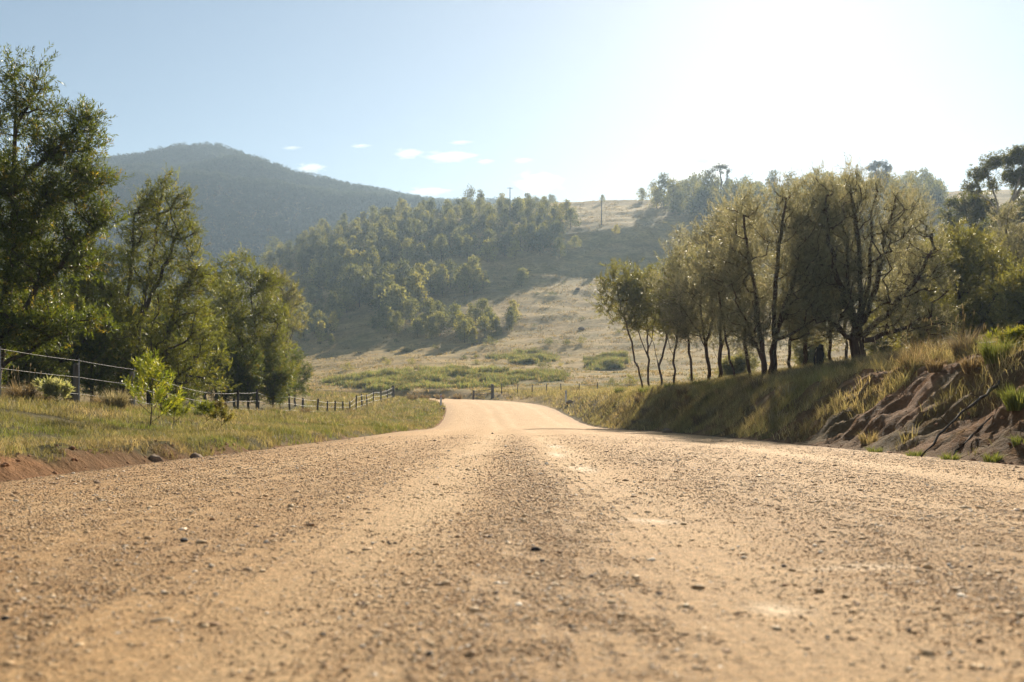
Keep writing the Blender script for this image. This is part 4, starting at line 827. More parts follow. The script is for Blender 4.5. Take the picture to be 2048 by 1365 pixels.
# low reeds in the wet hollow and dry tufts over the hill
def scatter_img(poly, n):
    out = []; xs = [p[0] for p in poly]; ys = [p[1] for p in poly]
    # sample in world between the depths met by the outline
    hp = [hit(*p) for p in poly]; hp = [h for h in hp if h is not None]
    lo = np.min(hp, 0); hi = np.max(hp, 0)
    x = rng.uniform(lo[0], hi[0], n*4); y = rng.uniform(lo[1], hi[1], n*4); z = H(x, y)
    px = CX+x/y*F; py = HY-(z-EYE)/y*F
    wob = 14*fbm(x/9, y/9, 3); wob2 = 7*fbm(x/7+5, y/7, 3)
    m_ = np.array([in_poly(a, b, poly) for a, b in zip(px+wob*3, py+wob2)]) & (fbm(x/3.2, y/3.2, 3)+.45*fbm(x/11+2, y/8, 2) > -.12); return np.c_[x, y, z][m_][:n]
mb = MB()
for poly, n, hh in (([(630, 770), (700, 752), (820, 738), (900, 738), (1020, 745), (1130, 748), (1125, 762), (960, 778), (760, 782)], 9000, .8), ([(975, 712), (1020, 705), (1090, 706), (1115, 722), (1060, 732), (1000, 728)], 2600, .9), ([(1165, 726), (1200, 712), (1250, 712), (1255, 738), (1185, 742)], 2200, .9)):
    P = scatter_img(poly, n); nn = len(P); kk = np.repeat(np.arange(nn), 4); P = P[kk]+np.c_[rng.normal(0, .25, (nn*4, 2)), np.zeros(nn*4)]; P[:, 2] = H(P[:, 0], P[:, 1])-.03
    nn = len(P); mound = .25+1.3*np.clip(.45+1.1*fbm(P[:, 0]/5, P[:, 1]/4, 3), 0, 1)
    blades(P, hh*mound*(.6+.6*rng.random(nn)), np.full(nn, .07), .15+.5*rng.random(nn), pick([(.19, .225, .075), (.24, .26, .09), (.28, .25, .11), (.14, .17, .06), (.34, .27, .14)], nn)*(.6+.8*np.clip(.5+fbm(P[:, 0]/3, P[:, 1]/3, 2), 0, 1))[:, None], mb)
reeds = mb.build('reeds', M_GRASS); tag(reeds, 'bright green reeds filling the wet hollow beyond the bend', 'reeds', kind='stuff')
mb = MB()
n = 26000; y = np.exp(rng.uniform(math.log(96), math.log(420), n)); px = rng.uniform(430, 2000, n); x = (px-CX)/F*y
s2, _ = road_coord(x, y); dn = fbm(x/7, y/5, 3); k = (np.abs(s2) > HALF+.5) & (dn > -.05); x, y = x[k], y[k]
x, y = clumped(x, y, 5, y/500); P = np.c_[x, y, H(x, y)-.03]; s2, _ = road_coord(x, y); k = np.abs(s2) > HALF+.4; P = P[k]; nn = len(P); y = P[:, 1]
blades(P, (.18+.22*rng.random(nn))*(.7+y/500), .05+y/2400, .3+.8*rng.random(nn), pick([(.36, .27, .15), (.28, .21, .11), (.20, .18, .08), (.13, .13, .055)], nn, [.4, .3, .18, .12]), mb)
tuft = mb.build('dry_grass', M_GRASS); tag(tuft, 'dry straw coloured grass tufts over the open hillside', 'grass', kind='stuff')
print('grass', time.time()-T0)

# ------------------------------------------------------------------ tussocks, saplings
def tussock(name, p, h, r, n, pal, label, cat='tussock', group=None, lean=.9, heads=0):
    mb = MB(); a = rng.random(n)*6.283; rr = r*.35*np.sqrt(rng.random(n)); P = np.stack([np.cos(a)*rr, np.sin(a)*rr, np.full(n, -.03)], 1)
    hh = h*(.55+.6*rng.random(n)); ln = (.15+lean*rng.random(n)**1.3)
    blades(P, hh, .004+.004*rng.random(n)+.0002*p[1], ln, pick(pal, n), mb, a+rng.normal(0, .5, n))
    root = empty(name, p, label, cat, group); mb.build('blades', M_GRASS, root)
    if heads:
        hb = MB(); 
        for k in range(heads):
            a_ = rng.random()*6.28; q = np.array([math.cos(a_)*r*.5*rng.random(), math.sin(a_)*r*.5*rng.random(), 0]); t = q+np.array([math.cos(a_)*.2*h, math.sin(a_)*.2*h, h*(1+.5*rng.random())])
            hb.tube([q, (q+t)/2+(0, 0, .05), t], .0022, 3, False, (.30, .24, .14)); hb.tube([t, t+(0, 0, .03), t+(0.004, 0, .07)], [.003, .008, .002], 5, True, (.55, .47, .33))
        hb.build('seed_heads', M_GRASS, root)
    return root
SIL = [(.34, .29, .20), (.42, .37, .27), (.26, .22, .15), (.22, .2, .11)]; BRN = [(.20, .145, .09), (.26, .19, .12), (.15, .11, .07), (.30, .23, .15)]; GRN = [(.16, .19, .05), (.22, .24, .07), (.12, .15, .04)]; PUR = [(.19, .15, .11), (.24, .19, .14), (.15, .12, .085)]
for px, d, h, r, n, pal, lab, hd in (
    (232, 21, .50, .5, 700, SIL, 'large silvery grass tussock in front of the second steel picket', 0), (205, 22.5, .42, .4, 400, BRN, 'brown grass tussock beside the large silvery one', 0),
    (45, 19, .48, .5, 520, BRN, 'brown grass tussock at the fence near the frame edge', 6), (85, 20.5, .38, .4, 380, PUR, 'low brown tussock beside the silver leaved shrub', 0), (12, 21, .5, .45, 420, PUR, 'dry tussock at the foot of the outermost fence post', 4),
    (400, 24, .36, .35, 330, GRN, 'green tussock right of the yellow green sapling', 0), (432, 31, .5, .45, 380, BRN, 'straw tussock under the sagging fence wire', 6), (545, 46, .6, .6, 320, SIL, 'pale tussock at the fence bend', 0), (610, 52, .55, .6, 280, BRN, 'brown tussock by the squat fence post', 0), (700, 66, .6, .7, 260, BRN, 'straw tussock below the closely spaced posts', 0), (360, 23, .34, .3, 260, GRN, 'small green tussock at the sapling foot', 0),
    (1880, 18.5, .55, .4, 420, PUR, 'purplish dry tussock with seed heads on the bank top', 14), (1800, 20, .55, .45, 420, PUR, 'purplish dry tussock left of the seed heads', 12), (1740, 22, .5, .45, 380, PUR, 'dry tussock below the thick trunk', 12), (1680, 24, .52, .45, 380, PUR, 'dry tussock left of the thick trunk', 8), (1930, 16.5, .62, .4, 420, PUR, 'tall dark tussock under the white wire', 8), (1840, 19, .6, .3, 260, BRN, 'orange brown tussock on the bank top', 3),
    (1630, 27, .5, .5, 360, PUR, 'dry tussock below the burnt stump', 6), (1570, 29, .5, .5, 340, BRN, 'dry tussock right of the three-stemmed tree', 6), (1490, 33, .5, .5, 300, BRN, 'dry tussock left of the three-stemmed tree', 0), (1400, 40, .55, .6, 300, GRN, 'green tussock below the fallen log', 0), (1340, 46, .55, .6, 300, GRN, 'green tussock below the slim trees', 0), (1365, 38, .5, .5, 300, BRN, 'orange brown tussock halfway up the bank', 0), (1240, 60, .6, .7, 260, GRN, 'green tussock where the bank begins', 0), (1290, 50, .55, .7, 280, GRN, 'green tussock on the bank nose', 0),
    (2035, 11.6, .34, .3, 420, GRN, 'bright green tussock overhanging the red gully', 0), (1990, 13.6, .42, .35, 380, GRN, 'bright green tussock on the bank top at the frame edge', 4), (1945, 14, .3, .28, 280, BRN, 'yellow tussock on the lip of the eroded bank', 0), (1870, 15.5, .28, .25, 240, BRN, 'small straw tussock on the lip of the bank', 3), (1900, 10.6, .16, .2, 160, GRN, 'small green tuft low on the red bank', 0), (1985, 10.3, .15, .2, 160, GRN, 'small green tuft at the bank foot by the gully', 0), (1830, 11.6, .15, .2, 160, GRN, 'small green tuft at the foot of the dark branch', 0), (1750, 13, .15, .2, 150, GRN, 'small green tuft at the road edge below the bank', 0), (2042, 10.4, .16, .2, 160, GRN, 'small green tuft at the frame edge foot of the bank', 0)):
    tussock('grass_tussock', G(px, d), h, r, n, pal, lab, heads=hd)
_tr = np.random.default_rng(21)
for k_ in range(34):
    d_ = _tr.uniform(14, 50); u_ = _tr.uniform(.35, 3.0); x_ = .6+HALF+u_; sc_ = _tr.uniform(.7, 1.25)
    tussock('grass_tussock', np.array([x_, d_, float(H([x_], [d_])[0])]), .30*sc_*(1+d_/90), .34*sc_*(1+d_/90), 170, (SIL, BRN, PUR, DP)[k_ % 4], 'dry grass tussock on the shaded slope of the road bank', group='dry tussocks on the shaded bank slope')
for px, d, lab in ((1150, 101, 'rounded straw tussock beside the farm gate'), (1185, 110, 'rounded straw tussock above the right guide post'), (880, 101, 'rounded straw tussock beyond the bend, left of the gate'), (915, 103, 'rounded straw tussock beyond the bend, nearest the gate'), (850, 97, 'straw tussock right of the end strainer post'), (825, 92, 'straw tussock just right of the fence end')):
    tussock('grass_tussock', G(px, d), .8, 1.1, 240, BRN, lab)
def sapling(name, base, h, spread, nbr, pal, label, style='wattle', ls=1., cat='sapling', bark=M_BARK):
    g = base; mb = MB(); V = []; B = []; D = []; 
    main = np.array([g+np.array([.06*h*math.sin(2*t), .04*h*math.cos(3*t), h*t*.95-.03]) for t in np.linspace(0, 1, 9)]); mb.tube(main, np.linspace(.013*h/1.2, .003, 9), 6, False)
    tipP = [main[-1]]; tipD = [np.array([0, 0, 1.])]
    for k in range(nbr):
        t = .22+.72*(k+rng.random())/nbr; p0 = main[int(t*8)]; a = k*2.4+rng.random(); L = spread*(1.15-t)*(.7+.5*rng.random())
        dv = np.array([math.cos(a), math.sin(a), .75]); pts = [p0, p0+dv*L*.5, p0+dv*L+np.array([0, 0, .18*L])]; mb.tube(pts, [.005, .004, .0025], 4, False)
        for f in (.45, .7, 1.):
            tipP.append(p0+dv*L*f+np.array([0, 0, .18*L*f*f])); tipD.append(nrm(dv+np.array([0, 0, .6])))
    root = empty(name, g, label, cat); mb.build('stem', bark, root, True, g)
    tp = np.repeat(np.array(tipP), 4, 0)+rng.normal(0, .025, (len(tipP)*4, 3)); td = nrm(np.repeat(np.array(tipD), 4, 0)+rand_unit(len(tp))*.75+np.array([0, 0, .35])); nl = 16; f = np.linspace(0, 1, nl)
    Bp = (tp[:, None]+td[:, None]*(f*.2*h/1.2)[None, :, None]).reshape(-1, 3); Dd = np.repeat(td, nl, 0); n = len(Bp)
    ln = nrm(Dd*.75+nrm(np.cross(Dd, rand_unit(n)))*.6); c = np.repeat(pick(pal, len(tp)), nl, 0)
    V, Qd, c = leaf_quads(Bp, ln, (.05+.04*rng.random(n))*ls, (.009+.005*rng.random(n))*ls, c); add_mesh('foliage', V-g, [Qd], M_LEAF, root, False, c); return root
sapling('wattle_sapling', G(297, 15.6), 1.12, .42, 13, [(.22, .26, .045), (.30, .32, .06), (.16, .22, .04)], 'young bright yellow green wattle sapling standing in front of the wire fence')
sapling('wattle_sapling', G(345, 17), .5, .3, 7, [(.15, .19, .045), (.2, .23, .05)], 'low green wattle sapling right of the bright one')
sapling('wattle_sapling', G(412, 20), .42, .28, 7, [(.15, .19, .045), (.2, .23, .05)], 'low green wattle sapling farther along the verge')
sapling('wattle_sapling', G(440, 18), .5, .16, 5, [(.15, .16, .06), (.2, .18, .08)], 'thin wispy sapling alone on the open verge')
sapling('silver_shrub', G(112, 19.5), .42, .34, 12, [(.30, .33, .27), (.22, .26, .18), (.4, .42, .36)], 'silver leaved shrub left of the large silvery tussock', ls=1.5, cat='shrub')
sapling('broadleaf_shrub', G(2032, 14.5), .36, .26, 8, [(.15, .17, .045), (.20, .21, .06)], 'yellow green leafy shrub at the bank top beside the dark stump', ls=1.6, cat='shrub')
print('plants', time.time()-T0)

# ------------------------------------------------------------------ fences, posts, poles
def picket(mb, p, h, lean=(0, 0)):           # Y-section steel picket
    for a in (0, 2.094, 4.189):
        c, s_ = math.cos(a+.5)*.017, math.sin(a+.5)*.017
        V = []
        for z, f in ((-.3, 0), (h, 1)):
            o = np.array([lean[0]*f, lean[1]*f, z]); V += [o+(-.0025*s_/.022, .0025*c/.022, 0), o+(c-.0025*s_/.022, s_+.0025*c/.022, 0), o+(c+.0025*s_/.022, s_-.0025*c/.022, 0), o+(.0025*s_/.022, -.0025*c/.022, 0)]
        V = np.array(V)+p; mb.add(V, [(0, 1, 5, 4), (1, 2, 6, 5), (2, 3, 7, 6), (3, 0, 4, 7), (4, 5, 6, 7)])
def round_post(mb, p, h, r, lean=(0, 0)):
    z = np.array([-.4, .0, h*.5, h-.03, h]); rr = np.array([1.05, 1.02, .97, .95, .8])*r
    path = np.array([(lean[0]*max(q, 0)/h, lean[1]*max(q, 0)/h, q) for q in z])+p
    path[1:-1] += rng.normal(0, .006, (3, 3)); mb.tube(path, rr, 9, True)
fence = [  # px, d, height, kind
    (-1000, 10.2, 1.15, 's'), (-480, 13.7, 1.15, 's'),     (-120, 17.5, 1.15, 's'), (0, 20.3, 1.15, 's'), (152, 24.3, 1.17, 't'), (158, 23.9, 1.17, 's'), (263, 26.8, 1.15, 't'), (269, 26.4, 1.17, 's'), (338, 31, 1.25, 'l'), (475, 42, 1.05, 'd'), (514, 45, 1.2, 'd'), (547, 50, 1.05, 'd'), (580, 54, 1.15, 'd'),
    (606, 58, 1.05, 't'), (635, 61, 1.0, 'd'), (655, 64, .9, 'd'), (670, 66, .95, 'd'), (686, 68, .95, 'd'), (699, 71, .9, 'd'), (712, 74, 1.2, 'd'), (724, 77, 1.2, 'd'), (734, 80, .95, 'd'), (747, 83, 1.1, 'd'), (762, 86, 1.0, 'd'), (775, 90, 1.0, 'd'), (786, 94, 1.25, 'T')]
f0 = G(158, 23.9); fr_ = empty('wire_fence', f0, 'sagging three strand barbed wire fence with steel and timber posts along the left verge', 'fence')
tops = []
for px, d, h, kd in fence:
    p = G(px, d); mb = MB()
    if kd == 's': picket(mb, p, h); o = mb.build('picket', M_STEEL, fr_, False, f0); tops.append((p, h, 0))
    elif kd == 't': round_post(mb, p, h*.95, .07); mb.build('post', M_POST, fr_, True, f0)
    elif kd == 'l': round_post(mb, p, h*.85, .05, (-.25, .1)); o = mb.build('post', M_DARKPOST, fr_, True, f0); o['label'] = 'dark leaning post'; tops.append((p+np.array([-.12, 0, 0]), h*.8, .12))
    elif kd == 'd': round_post(mb, p, h, .055, tuple(rng.normal(0, .05, 2))); mb.build('post', M_DARKPOST, fr_, True, f0); tops.append((p, h*.92, .05))
    else: round_post(mb, p, h, .16); o = mb.build('post', M_POST, fr_, True, f0); o['label'] = 'thick end strainer post'; tops.append((p, h*.9, .05))
for fz_ in (.96, .62, .28):
    mb = MB()
    for (p, h, sg), (q, h2, sg2) in zip(tops[:-1], tops[1:]):
        a = p+np.array([0, 0, h*fz_]); b = q+np.array([0, 0, h2*fz_]); L = np.linalg.norm(b-a); n = 12; t = np.linspace(0, 1, n)[:, None]
        sag = (.035+.9*max(sg, sg2))*min(L, 9)/8
        path = a+(b-a)*t; path[:, 2] -= 4*sag*(t*(1-t))[:, 0]*(.6+.4*rng.random())
        mb.tube(path, .0022+.00009*p[1], 5, False)
        nb = int(L/.13)
        if p[1] < 46:
            for k in range(nb):
                c0 = a+(b-a)*(k/nb); c0 = c0-np.array([0, 0, 4*sag*(k/nb)*(1-k/nb)*.8]); v = rand_unit(1)[0]*.016
                tw = np.array([.006, 0, .004]); mb.add(np.array([c0-v, c0+v, c0+tw, c0-tw]), None, [(0, 2, 3), (1, 2, 3)])
    mb.build('wire', M_STEEL, fr_, False, f0)
# right side: farm gate posts, low fence, wire on the bank
g0 = G(966, 104); gt = empty('farm_gate', g0, 'low timber farm gate between two grey posts beyond the bend', 'gate')
for px, h, r in ((947, 1.0, .12), (985, 1.45, .17)):
    mb = MB(); round_post(mb, G(px, 104), h, r); mb.build('gate_post', M_POST, gt, True, g0)
mb = MB(); a, b = G(947, 104), G(985, 104)
for z in (.9, .5): mb.tube([a+(0, 0, z), (a+b)/2+(0, 0, z-.03), b+(0, 0, z+.05)], .035, 6)
mb.build('rail', M_POST, gt, True, g0)
g0 = G(1035, 105); ff = empty('paddock_fence', g0, 'thin wire fence of short dark pickets on the paddock edge above the right guide post', 'fence'); tp = []
for px, d in ((1003, 105), (1035, 105), (1064, 104), (1093, 103), (1122, 102), (1158, 101), (1195, 99)):
    p = G(px, d); mb = MB(); round_post(mb, p, 1.05, .05, tuple(rng.normal(0, .04, 2))); mb.build('post', M_DARKPOST, ff, True, g0); tp.append(p+(0, 0, .95))
for dz in (0, .4):
    mb = MB()
    for a, b in zip(tp[:-1], tp[1:]): mb.tube([a-(0, 0, dz), (a+b)/2-(0, 0, dz+.08), b-(0, 0, dz)], .009, 4, False)
    mb.build('wire', M_STEEL, ff, False, g0)
def guide_post(px, d, label, refl, yaw):
    p = G(px, d); root = empty('guide_post', p, label, 'guide post'); mb = MB()
    x, h = .075, 1.05; prof = [(-x, -.02), (x, -.02), (x*.7, .03), (-x*.7, .03)]
    V = np.array([(a, b, -.3) for a, b in prof]+[(a, b, h-.06) for a, b in prof]+[(a*.75, b*.9, h) for a, b in prof]); Qd = [(i+k*4, (i+1) % 4+k*4, (i+1) % 4+4+k*4, i+4+k*4) for k in range(2) for i in range(4)]+[(8, 9, 10, 11)]
    mb.add(V, Qd); mb.build('post_body', M_WHITE, root)
    mb = MB(); mb.box((0, -.0235, .86), (.085, .007, .2), 0, .012); mb.build('reflector', refl, root); root.rotation_euler.z = yaw
guide_post(882, 80, 'white guide post with a red reflector on the inside of the bend', M_RED, .05)
guide_post(1132, 80, 'white guide post on the outer verge by the bank', M_DARKREF, -.5)
def power_pole(p, h, label, arm, yaw):
    root = empty('power_pole', p, label, 'power pole'); mb = MB(); mb.tube([(0, 0, -1), (0, 0, h*.5), (0, 0, h)], [.2, .17, .13], 10); mb.build('pole', M_POLE, root, True)
    mb = MB(); mb.box((0, -.16, h-.35), (arm, .12, .14), 0, .01); mb.build('crossarm', M_POLE, root)
    for k in (-.45, 0, .45):
        mb = MB(); mb.tube([(arm*k, -.16, h-.28), (arm*k, -.16, h-.2), (arm*k, -.16, h-.16), (arm*k, -.16, h-.08)], [.03, .07, .05, .06], 8); mb.build('insulator', M_DARKREF, root, True)
    root.rotation_euler.z = yaw
p = hit(1020, 452)
if p is None: p = G(1020, 400)
power_pole(p, (HY-375)/F*p[1]+EYE-p[2], 'tall power pole with a crossarm above the dense hillside wood', 2.0, .1)
p = hit(1203, 450); power_pole(p, (HY-400)/F*p[1]+EYE-p[2], 'lower power pole on the bare sunlit hilltop', 1.6, 1.2)
# burnt stump, log, branch, dark stump, white wire
def gnarly(name, label, cat, path, radii, mat, n=10, jit=.02):
    P = np.array(path); g = P[0].copy(); t = np.linspace(0, len(P)-1, 14); Pp = np.stack([np.interp(t, range(len(P)), P[:, j]) for j in range(3)], 1); rr = np.interp(t, range(len(P)), radii)
    V, Q_, T_ = tube(Pp, rr, n, True); V = V+rng.normal(0, jit, V.shape); return tag(add_mesh(name, V, [Q_, T_], mat, None, True), label, cat)
b = G(1637, 31); gnarly('burnt_stump', 'dark burnt stump with a broken slanted top left of the thick trunk', 'stump', [b-(0, 0, .3), b+(0, 0, .45), b+(.02, 0, .8), b+(.10, 0, 1.0)], [.17, .14, .14, .06], M_CHAR)
b = G(2042, 16); gnarly('dark_stump', 'blackened stump at the frame edge above the eroded bank', 'stump', [b-(0, 0, .3), b+(0, 0, .2), b+(.02, 0, .42), b+(.04, 0, .55)], [.13, .11, .11, .08], M_CHAR)
a, b = G(1415, 43), G(1443, 42.6); gnarly('fallen_log', 'dark fallen log lying across the base of two bank trees', 'log', [a+(0, 0, .08), (a+b)/2+(0, 0, .14), b+(0, 0, .28)], [.11, .13, .10], M_CHAR)
a, b = G(1842, 11.3)+(0, 0, .03), G(2000, 12.8)+(0, 0, .06); mb = MB(); t = np.linspace(0, 1, 16)[:, None]; Pb = a+(b-a)*t+np.c_[np.zeros(16), np.zeros(16), .05*np.sin(t[:, 0]*5)]+rng.normal(0, .008, (16, 3))
Pb[:, 2] = np.maximum(Pb[:, 2], H(Pb[:, 0], Pb[:, 1])+.005); mb.tube(Pb, np.linspace(.010, .020, 16)*(1+.25*rng.normal(size=16).clip(-1, 1)), 7)
for k_, dv in ((5, (-.12, .05, .12)), (8, (.1, -.1, .16)), (11, (-.15, 0, .05)), (13, (.02, -.12, .12))): mb.tube([Pb[k_], Pb[k_]+np.array(dv)*.6+(0, 0, .01), Pb[k_]+np.array(dv)], [.008, .005, .002], 5)
tag(mb.build('dead_branch', M_BARK, None, True), 'dark dead branch lying slantwise down the eroded bank', 'branch')
pts = [G(px, d)+(0, 0, .05) for px, d in ((1905, 11.2), (1945, 11.6), (1985, 11.9))]; gnarly('dead_root', 'thin dark root exposed across the red gullies', 'root', pts, [.004, .010, .007], M_BARK, 6, .006)
a, b = W(1950, 686, 17), W(2030, 680, 16.2); mb = MB(); mb.tube([a, (a*.6+b*.4)-(0, 0, .015), b], [.008, .011, .012], 6); o = mb.build('wire_strand', M_WHITE); tag(o, 'bright white strand of wire strung above the bank grass', 'wire')
for q, nm in ((a, 0), (b, 1)):
    gq = H([q[0]], [q[1]])[0]; mb = MB(); mb.tube([(q[0], q[1], gq-.2), (q[0], q[1], q[2]+.04)], .014, 6); pk = mb.build('picket', M_DARKPOST); pk.parent = o
# rocks and dark stones
def stone(name, p, r, label, mat, flat=.65, sub=2, seed=0):
    rg = np.random.default_rng(seed); V = ICO_V.copy(); Fc = ICO_F.copy()
    for _ in range(sub):
        nv = len(V); mid = {}; vl_ = list(V); nf = []
        def mp(i, j):
            k = (min(i, j), max(i, j))
            if k not in mid: q = vl_[i]+vl_[j]; vl_.append(q/np.linalg.norm(q)); mid[k] = len(vl_)-1
            return mid[k]
        for a_, b_, c_ in Fc: x_, y_, z_ = mp(a_, b_), mp(b_, c_), mp(c_, a_); nf += [(a_, x_, z_), (b_, y_, x_), (c_, z_, y_), (x_, y_, z_)]
        V = np.array(vl_); Fc = np.array(nf)
    for _ in range(9):
        pl = rg.normal(size=3); pl /= np.linalg.norm(pl); t = V@pl; lim = .62+.25*rg.random(); V = V-np.outer(np.clip(t-lim, 0, None), pl)
    V = V*(1+.05*rg.normal(size=(len(V), 1)))*np.array([1.2, 1., flat])*r
    o = add_mesh(name, V, [Fc], mat, None, False); o.location = Vector([float(q) for q in p])+Vector((0, 0, r*flat*.35)); o.rotation_euler.z = rg.random()*6; return tag(o, label, 'stone')
k = 0
for px, py, wpx, lab in ((368, 1090, 20, 'dark grey stone alone on the road, left of the centre'), (1072, 1112, 20, 'dark stone near the road centre'), (1085, 1136, 12, 'small dark stone just below the central one'), (646, 1282, 15, 'black stone on the road beside the yellowish sand'), (1898, 1148, 12, 'left one of two black stones close together'), (1940, 1151, 11, 'right one of two black stones close together'),
    (1818, 1272, 13, 'dark stone below the two close black stones'), (1655, 1281, 12, 'dark stone in the road foreground, left of another'), (860, 1326, 17, 'dark stone at the lower frame edge'), (10, 1250, 18, 'dark stone at the outer corner of the road'), (1140, 1269, 11, 'dark stone below the road centre'), (570, 1300, 12, 'dark brown stone just left of the black one'), (1568, 1139, 11, 'dark brown stone on the right half of the road'), (283, 972, 9, 'dark stone near the left road edge'),
    (1600, 929, 10, 'dark stone on the far right wheel track'), (776, 1090, 8, 'small dark stone upper of a pair on the pale track'), (790, 1092, 8, 'small dark stone on the pale track'), (1350, 1053, 9, 'small dark stone under the pale scraped patch'), (985, 868, 6, 'tiny dark stone far along the road centre')):
    d = EYE*F/(py-HY); d = (EYE+.02)*F/(py-HY); x = (px-CX)/F*d; k += 1
    stone('road_stone', (x, d, float(road_z([x], [d])[0])), wpx/F*d*.42, lab, M_DARKSTONE, .7, 2, 40+k)
for px, d, r, lab in ((312, 10.4, .075, 'brown rock half buried in the cut edge of the left verge'), (392, 11.4, .07, 'brown rock on the left verge edge, farther from the frame'), (680, 31, .11, 'pale rock at the end of the left verge'), (885, 75, .22, 'rock at the foot of the left guide post'), (1140, 78, .3, 'dirt clod at the foot of the right guide post'), (1335, 30, .16, 'dark clod at the bank foot')):
    k += 1; stone('rock', G(px, d), r, lab, M_ROCK, .75, 2, 40+k)
for px, py, r, lab in ((1163, 660, .7, 'grey boulder on the dry slope left of the slim leaning tree'), (1155, 581, .6, 'grey boulder on the bright slope')):
    k += 1; p = hit(px, py); stone('boulder', p, r, lab, M_ROCK, .6, 2, 40+k)
mb = MB(); a = np.array([(318-CX)/F*2.02, 2.02, 0]); a[2] = float(road_z([a[0]], [a[1]])[0])+.004; mb.tube([a-(.015, .008, 0), a+(0, 0, .002), a+(.02, .012, .003)], [.0015, .003, .0015], 6); tag(mb.build('straw_stalk', simple('bleached_straw', (.62, .52, .38), (.75, .66, .5), 80)), 'short bleached straw lying on the road foreground', 'stalk')
print('props', time.time()-T0)

# ------------------------------------------------------------------ clouds (volumes, outside the haze)
def cloud_mat(dens):
    m, nt, out = new_mat('cloud_vapour'); tc = nd(nt, 'TexCoord'); v = tc.outputs['Object']
    ln = nd(nt, 'VectorMath', operation='LENGTH'); nt.links.new(v, ln.inputs[0])
    nz = noise(nt, 2.2, 5, .6, v)
    e = mth(nt, 'SUBTRACT', mth(nt, 'ADD', mth(nt, 'MULTIPLY', nz, 2.1), -.35), ln.outputs['Value'], True)
    pv = nd(nt, 'VolumePrincipled'); pv.inputs['Color'].default_value = (1, 1, 1, 1); pv.inputs['Anisotropy'].default_value = .3
    nt.links.new(mth(nt, 'MULTIPLY', e, dens), pv.inputs['Density']); nt.links.new(pv.outputs[0], out.inputs['Volume']); return m
M_CL = cloud_mat(.022)
_uv = stone('cloud', (0, 0, 0), 1., '', M_CL, 1., 2, 1); _v = np.array([q.co[:] for q in _uv.data.vertices]); _v /= np.linalg.norm(_v, axis=1)[:, None]
_uv.data.vertices.foreach_set('co', _v.astype(np.float32).ravel()); cme = _uv.data; bpy.data.objects.remove(_uv)
for px, py, rx, ry, lab in ((815, 307, 26, 9, 'small oval white cloud left of the long flat one'), (897, 313, 48, 10, 'long flat white cloud over the dense wood'), (620, 336, 26, 9, 'faint white cloud above the mountain shoulder'), (1045, 321, 18, 5, 'thin cloud wisp above the power pole'), (720, 292, 20, 4, 'thin streak of cloud over the valley'), (920, 285, 22, 4, 'thin streak of cloud above the long flat one'),
    (970, 323, 16, 5, 'faint wisp right of the long flat cloud'), (582, 296, 18, 4, 'faint streak of cloud above the mountain'), (1075, 366, 42, 20, 'puffy pale cloud low behind the power pole'), (1400, 318, 100, 34, 'tall pale cloud bank below the sun'), (855, 383, 40, 8, 'low pale cloud on the far horizon')):
    D = 6000.; p = W(px, py, D); o = bpy.data.objects.new('cloud', cme); COL.objects.link(o); o.location = Vector(p); o.scale = (rx*1.5/F*D, ry*2.2/F*D, ry*1.5/F*D); tag(o, lab, 'cloud')
# ------------------------------------------------------------------ haze
HZ = dict(density=.00029, aniso=.42, color=(.57, .77, 1.0))
m, nt, out = new_mat('haze_air'); pv = nd(nt, 'VolumePrincipled'); pv.inputs['Color'].default_value = (*HZ['color'], 1); pv.inputs['Density'].default_value = HZ['density']; pv.inputs['Anisotropy'].default_value = HZ['aniso']
nt.links.new(pv.outputs[0], out.inputs['Volume']); m.cycles.homogeneous_volume = True
zlo = float(Z.min())-1.; mb = MB(); ztop = 256.
mb.box((0, 390, (zlo+ztop)/2), (2040, 1460, ztop-zlo)); hz = mb.build('haze', m); tag(hz, 'thin sunlit haze filling the valley air', 'haze', kind='stuff')

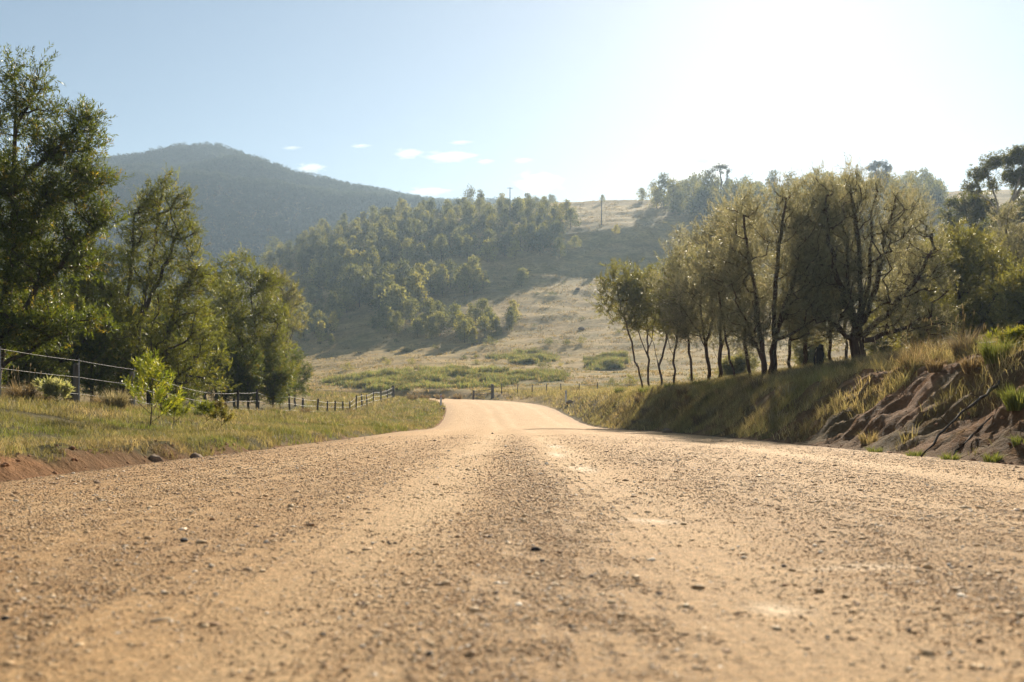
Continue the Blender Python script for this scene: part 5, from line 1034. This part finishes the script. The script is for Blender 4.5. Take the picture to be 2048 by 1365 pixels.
# ------------------------------------------------------------------ light, sky, camera
w = bpy.data.worlds.new('World'); S.world = w; w.use_nodes = True; nt = w.node_tree; nt.nodes.clear()
sk = nt.nodes.new('ShaderNodeTexSky'); sk.sky_type = 'NISHITA'; sk.sun_disc = False; sk.sun_elevation = SUN_EL; sk.sun_rotation = SUN_AZ; sk.altitude = 200; sk.air_density = 1.0; sk.dust_density = .25; sk.ozone_density = 1.5
bg = nt.nodes.new('ShaderNodeBackground'); bg.inputs['Strength'].default_value = .05; wo = nt.nodes.new('ShaderNodeOutputWorld')
nt.links.new(mixc(nt, 1., sk.outputs[0], (1., .93, .84), 'MULTIPLY'), bg.inputs[0]); nt.links.new(bg.outputs[0], wo.inputs[0])
sl = bpy.data.lights.new('sun', 'SUN'); sl.energy = 5.0; sl.angle = R(.5); sl.color = (1., .88, .70); so = bpy.data.objects.new('sun', sl); COL.objects.link(so)
sdir = Vector((math.sin(SUN_AZ)*math.cos(SUN_EL), math.cos(SUN_AZ)*math.cos(SUN_EL), math.sin(SUN_EL))); so.rotation_euler = sdir.to_track_quat('Z', 'Y').to_euler()
so.location = (60, 200, 90)
cam = bpy.data.cameras.new('camera'); co = bpy.data.objects.new('camera', cam); COL.objects.link(co); S.camera = co
co.location = (0, 0, EYE); co.rotation_euler = (R(90), 0, 0); cam.sensor_width = 36; cam.lens = 36*F/2048; cam.shift_y = (HY-682.5)/2048; cam.clip_start = .05; cam.clip_end = 20000
cam.dof.use_dof = True; cam.dof.focus_distance = 16; cam.dof.aperture_fstop = 4.0
S.view_settings.view_transform = 'Standard'; S.view_settings.look = 'None'; S.view_settings.exposure = 1.12; S.view_settings.gamma = 1
S.render.engine = 'CYCLES'; cy = S.cycles; cy.max_bounces = 6; cy.diffuse_bounces = 3; cy.glossy_bounces = 2; cy.transmission_bounces = 4; cy.volume_bounces = 0; cy.transparent_max_bounces = 4
cy.volume_step_rate = 4; cy.volume_max_steps = 128; cy.sample_clamp_indirect = 6; cy.use_denoising = True
print('done', time.time()-T0, sum(len(o.data.polygons) for o in bpy.data.objects if o.type == 'MESH'))
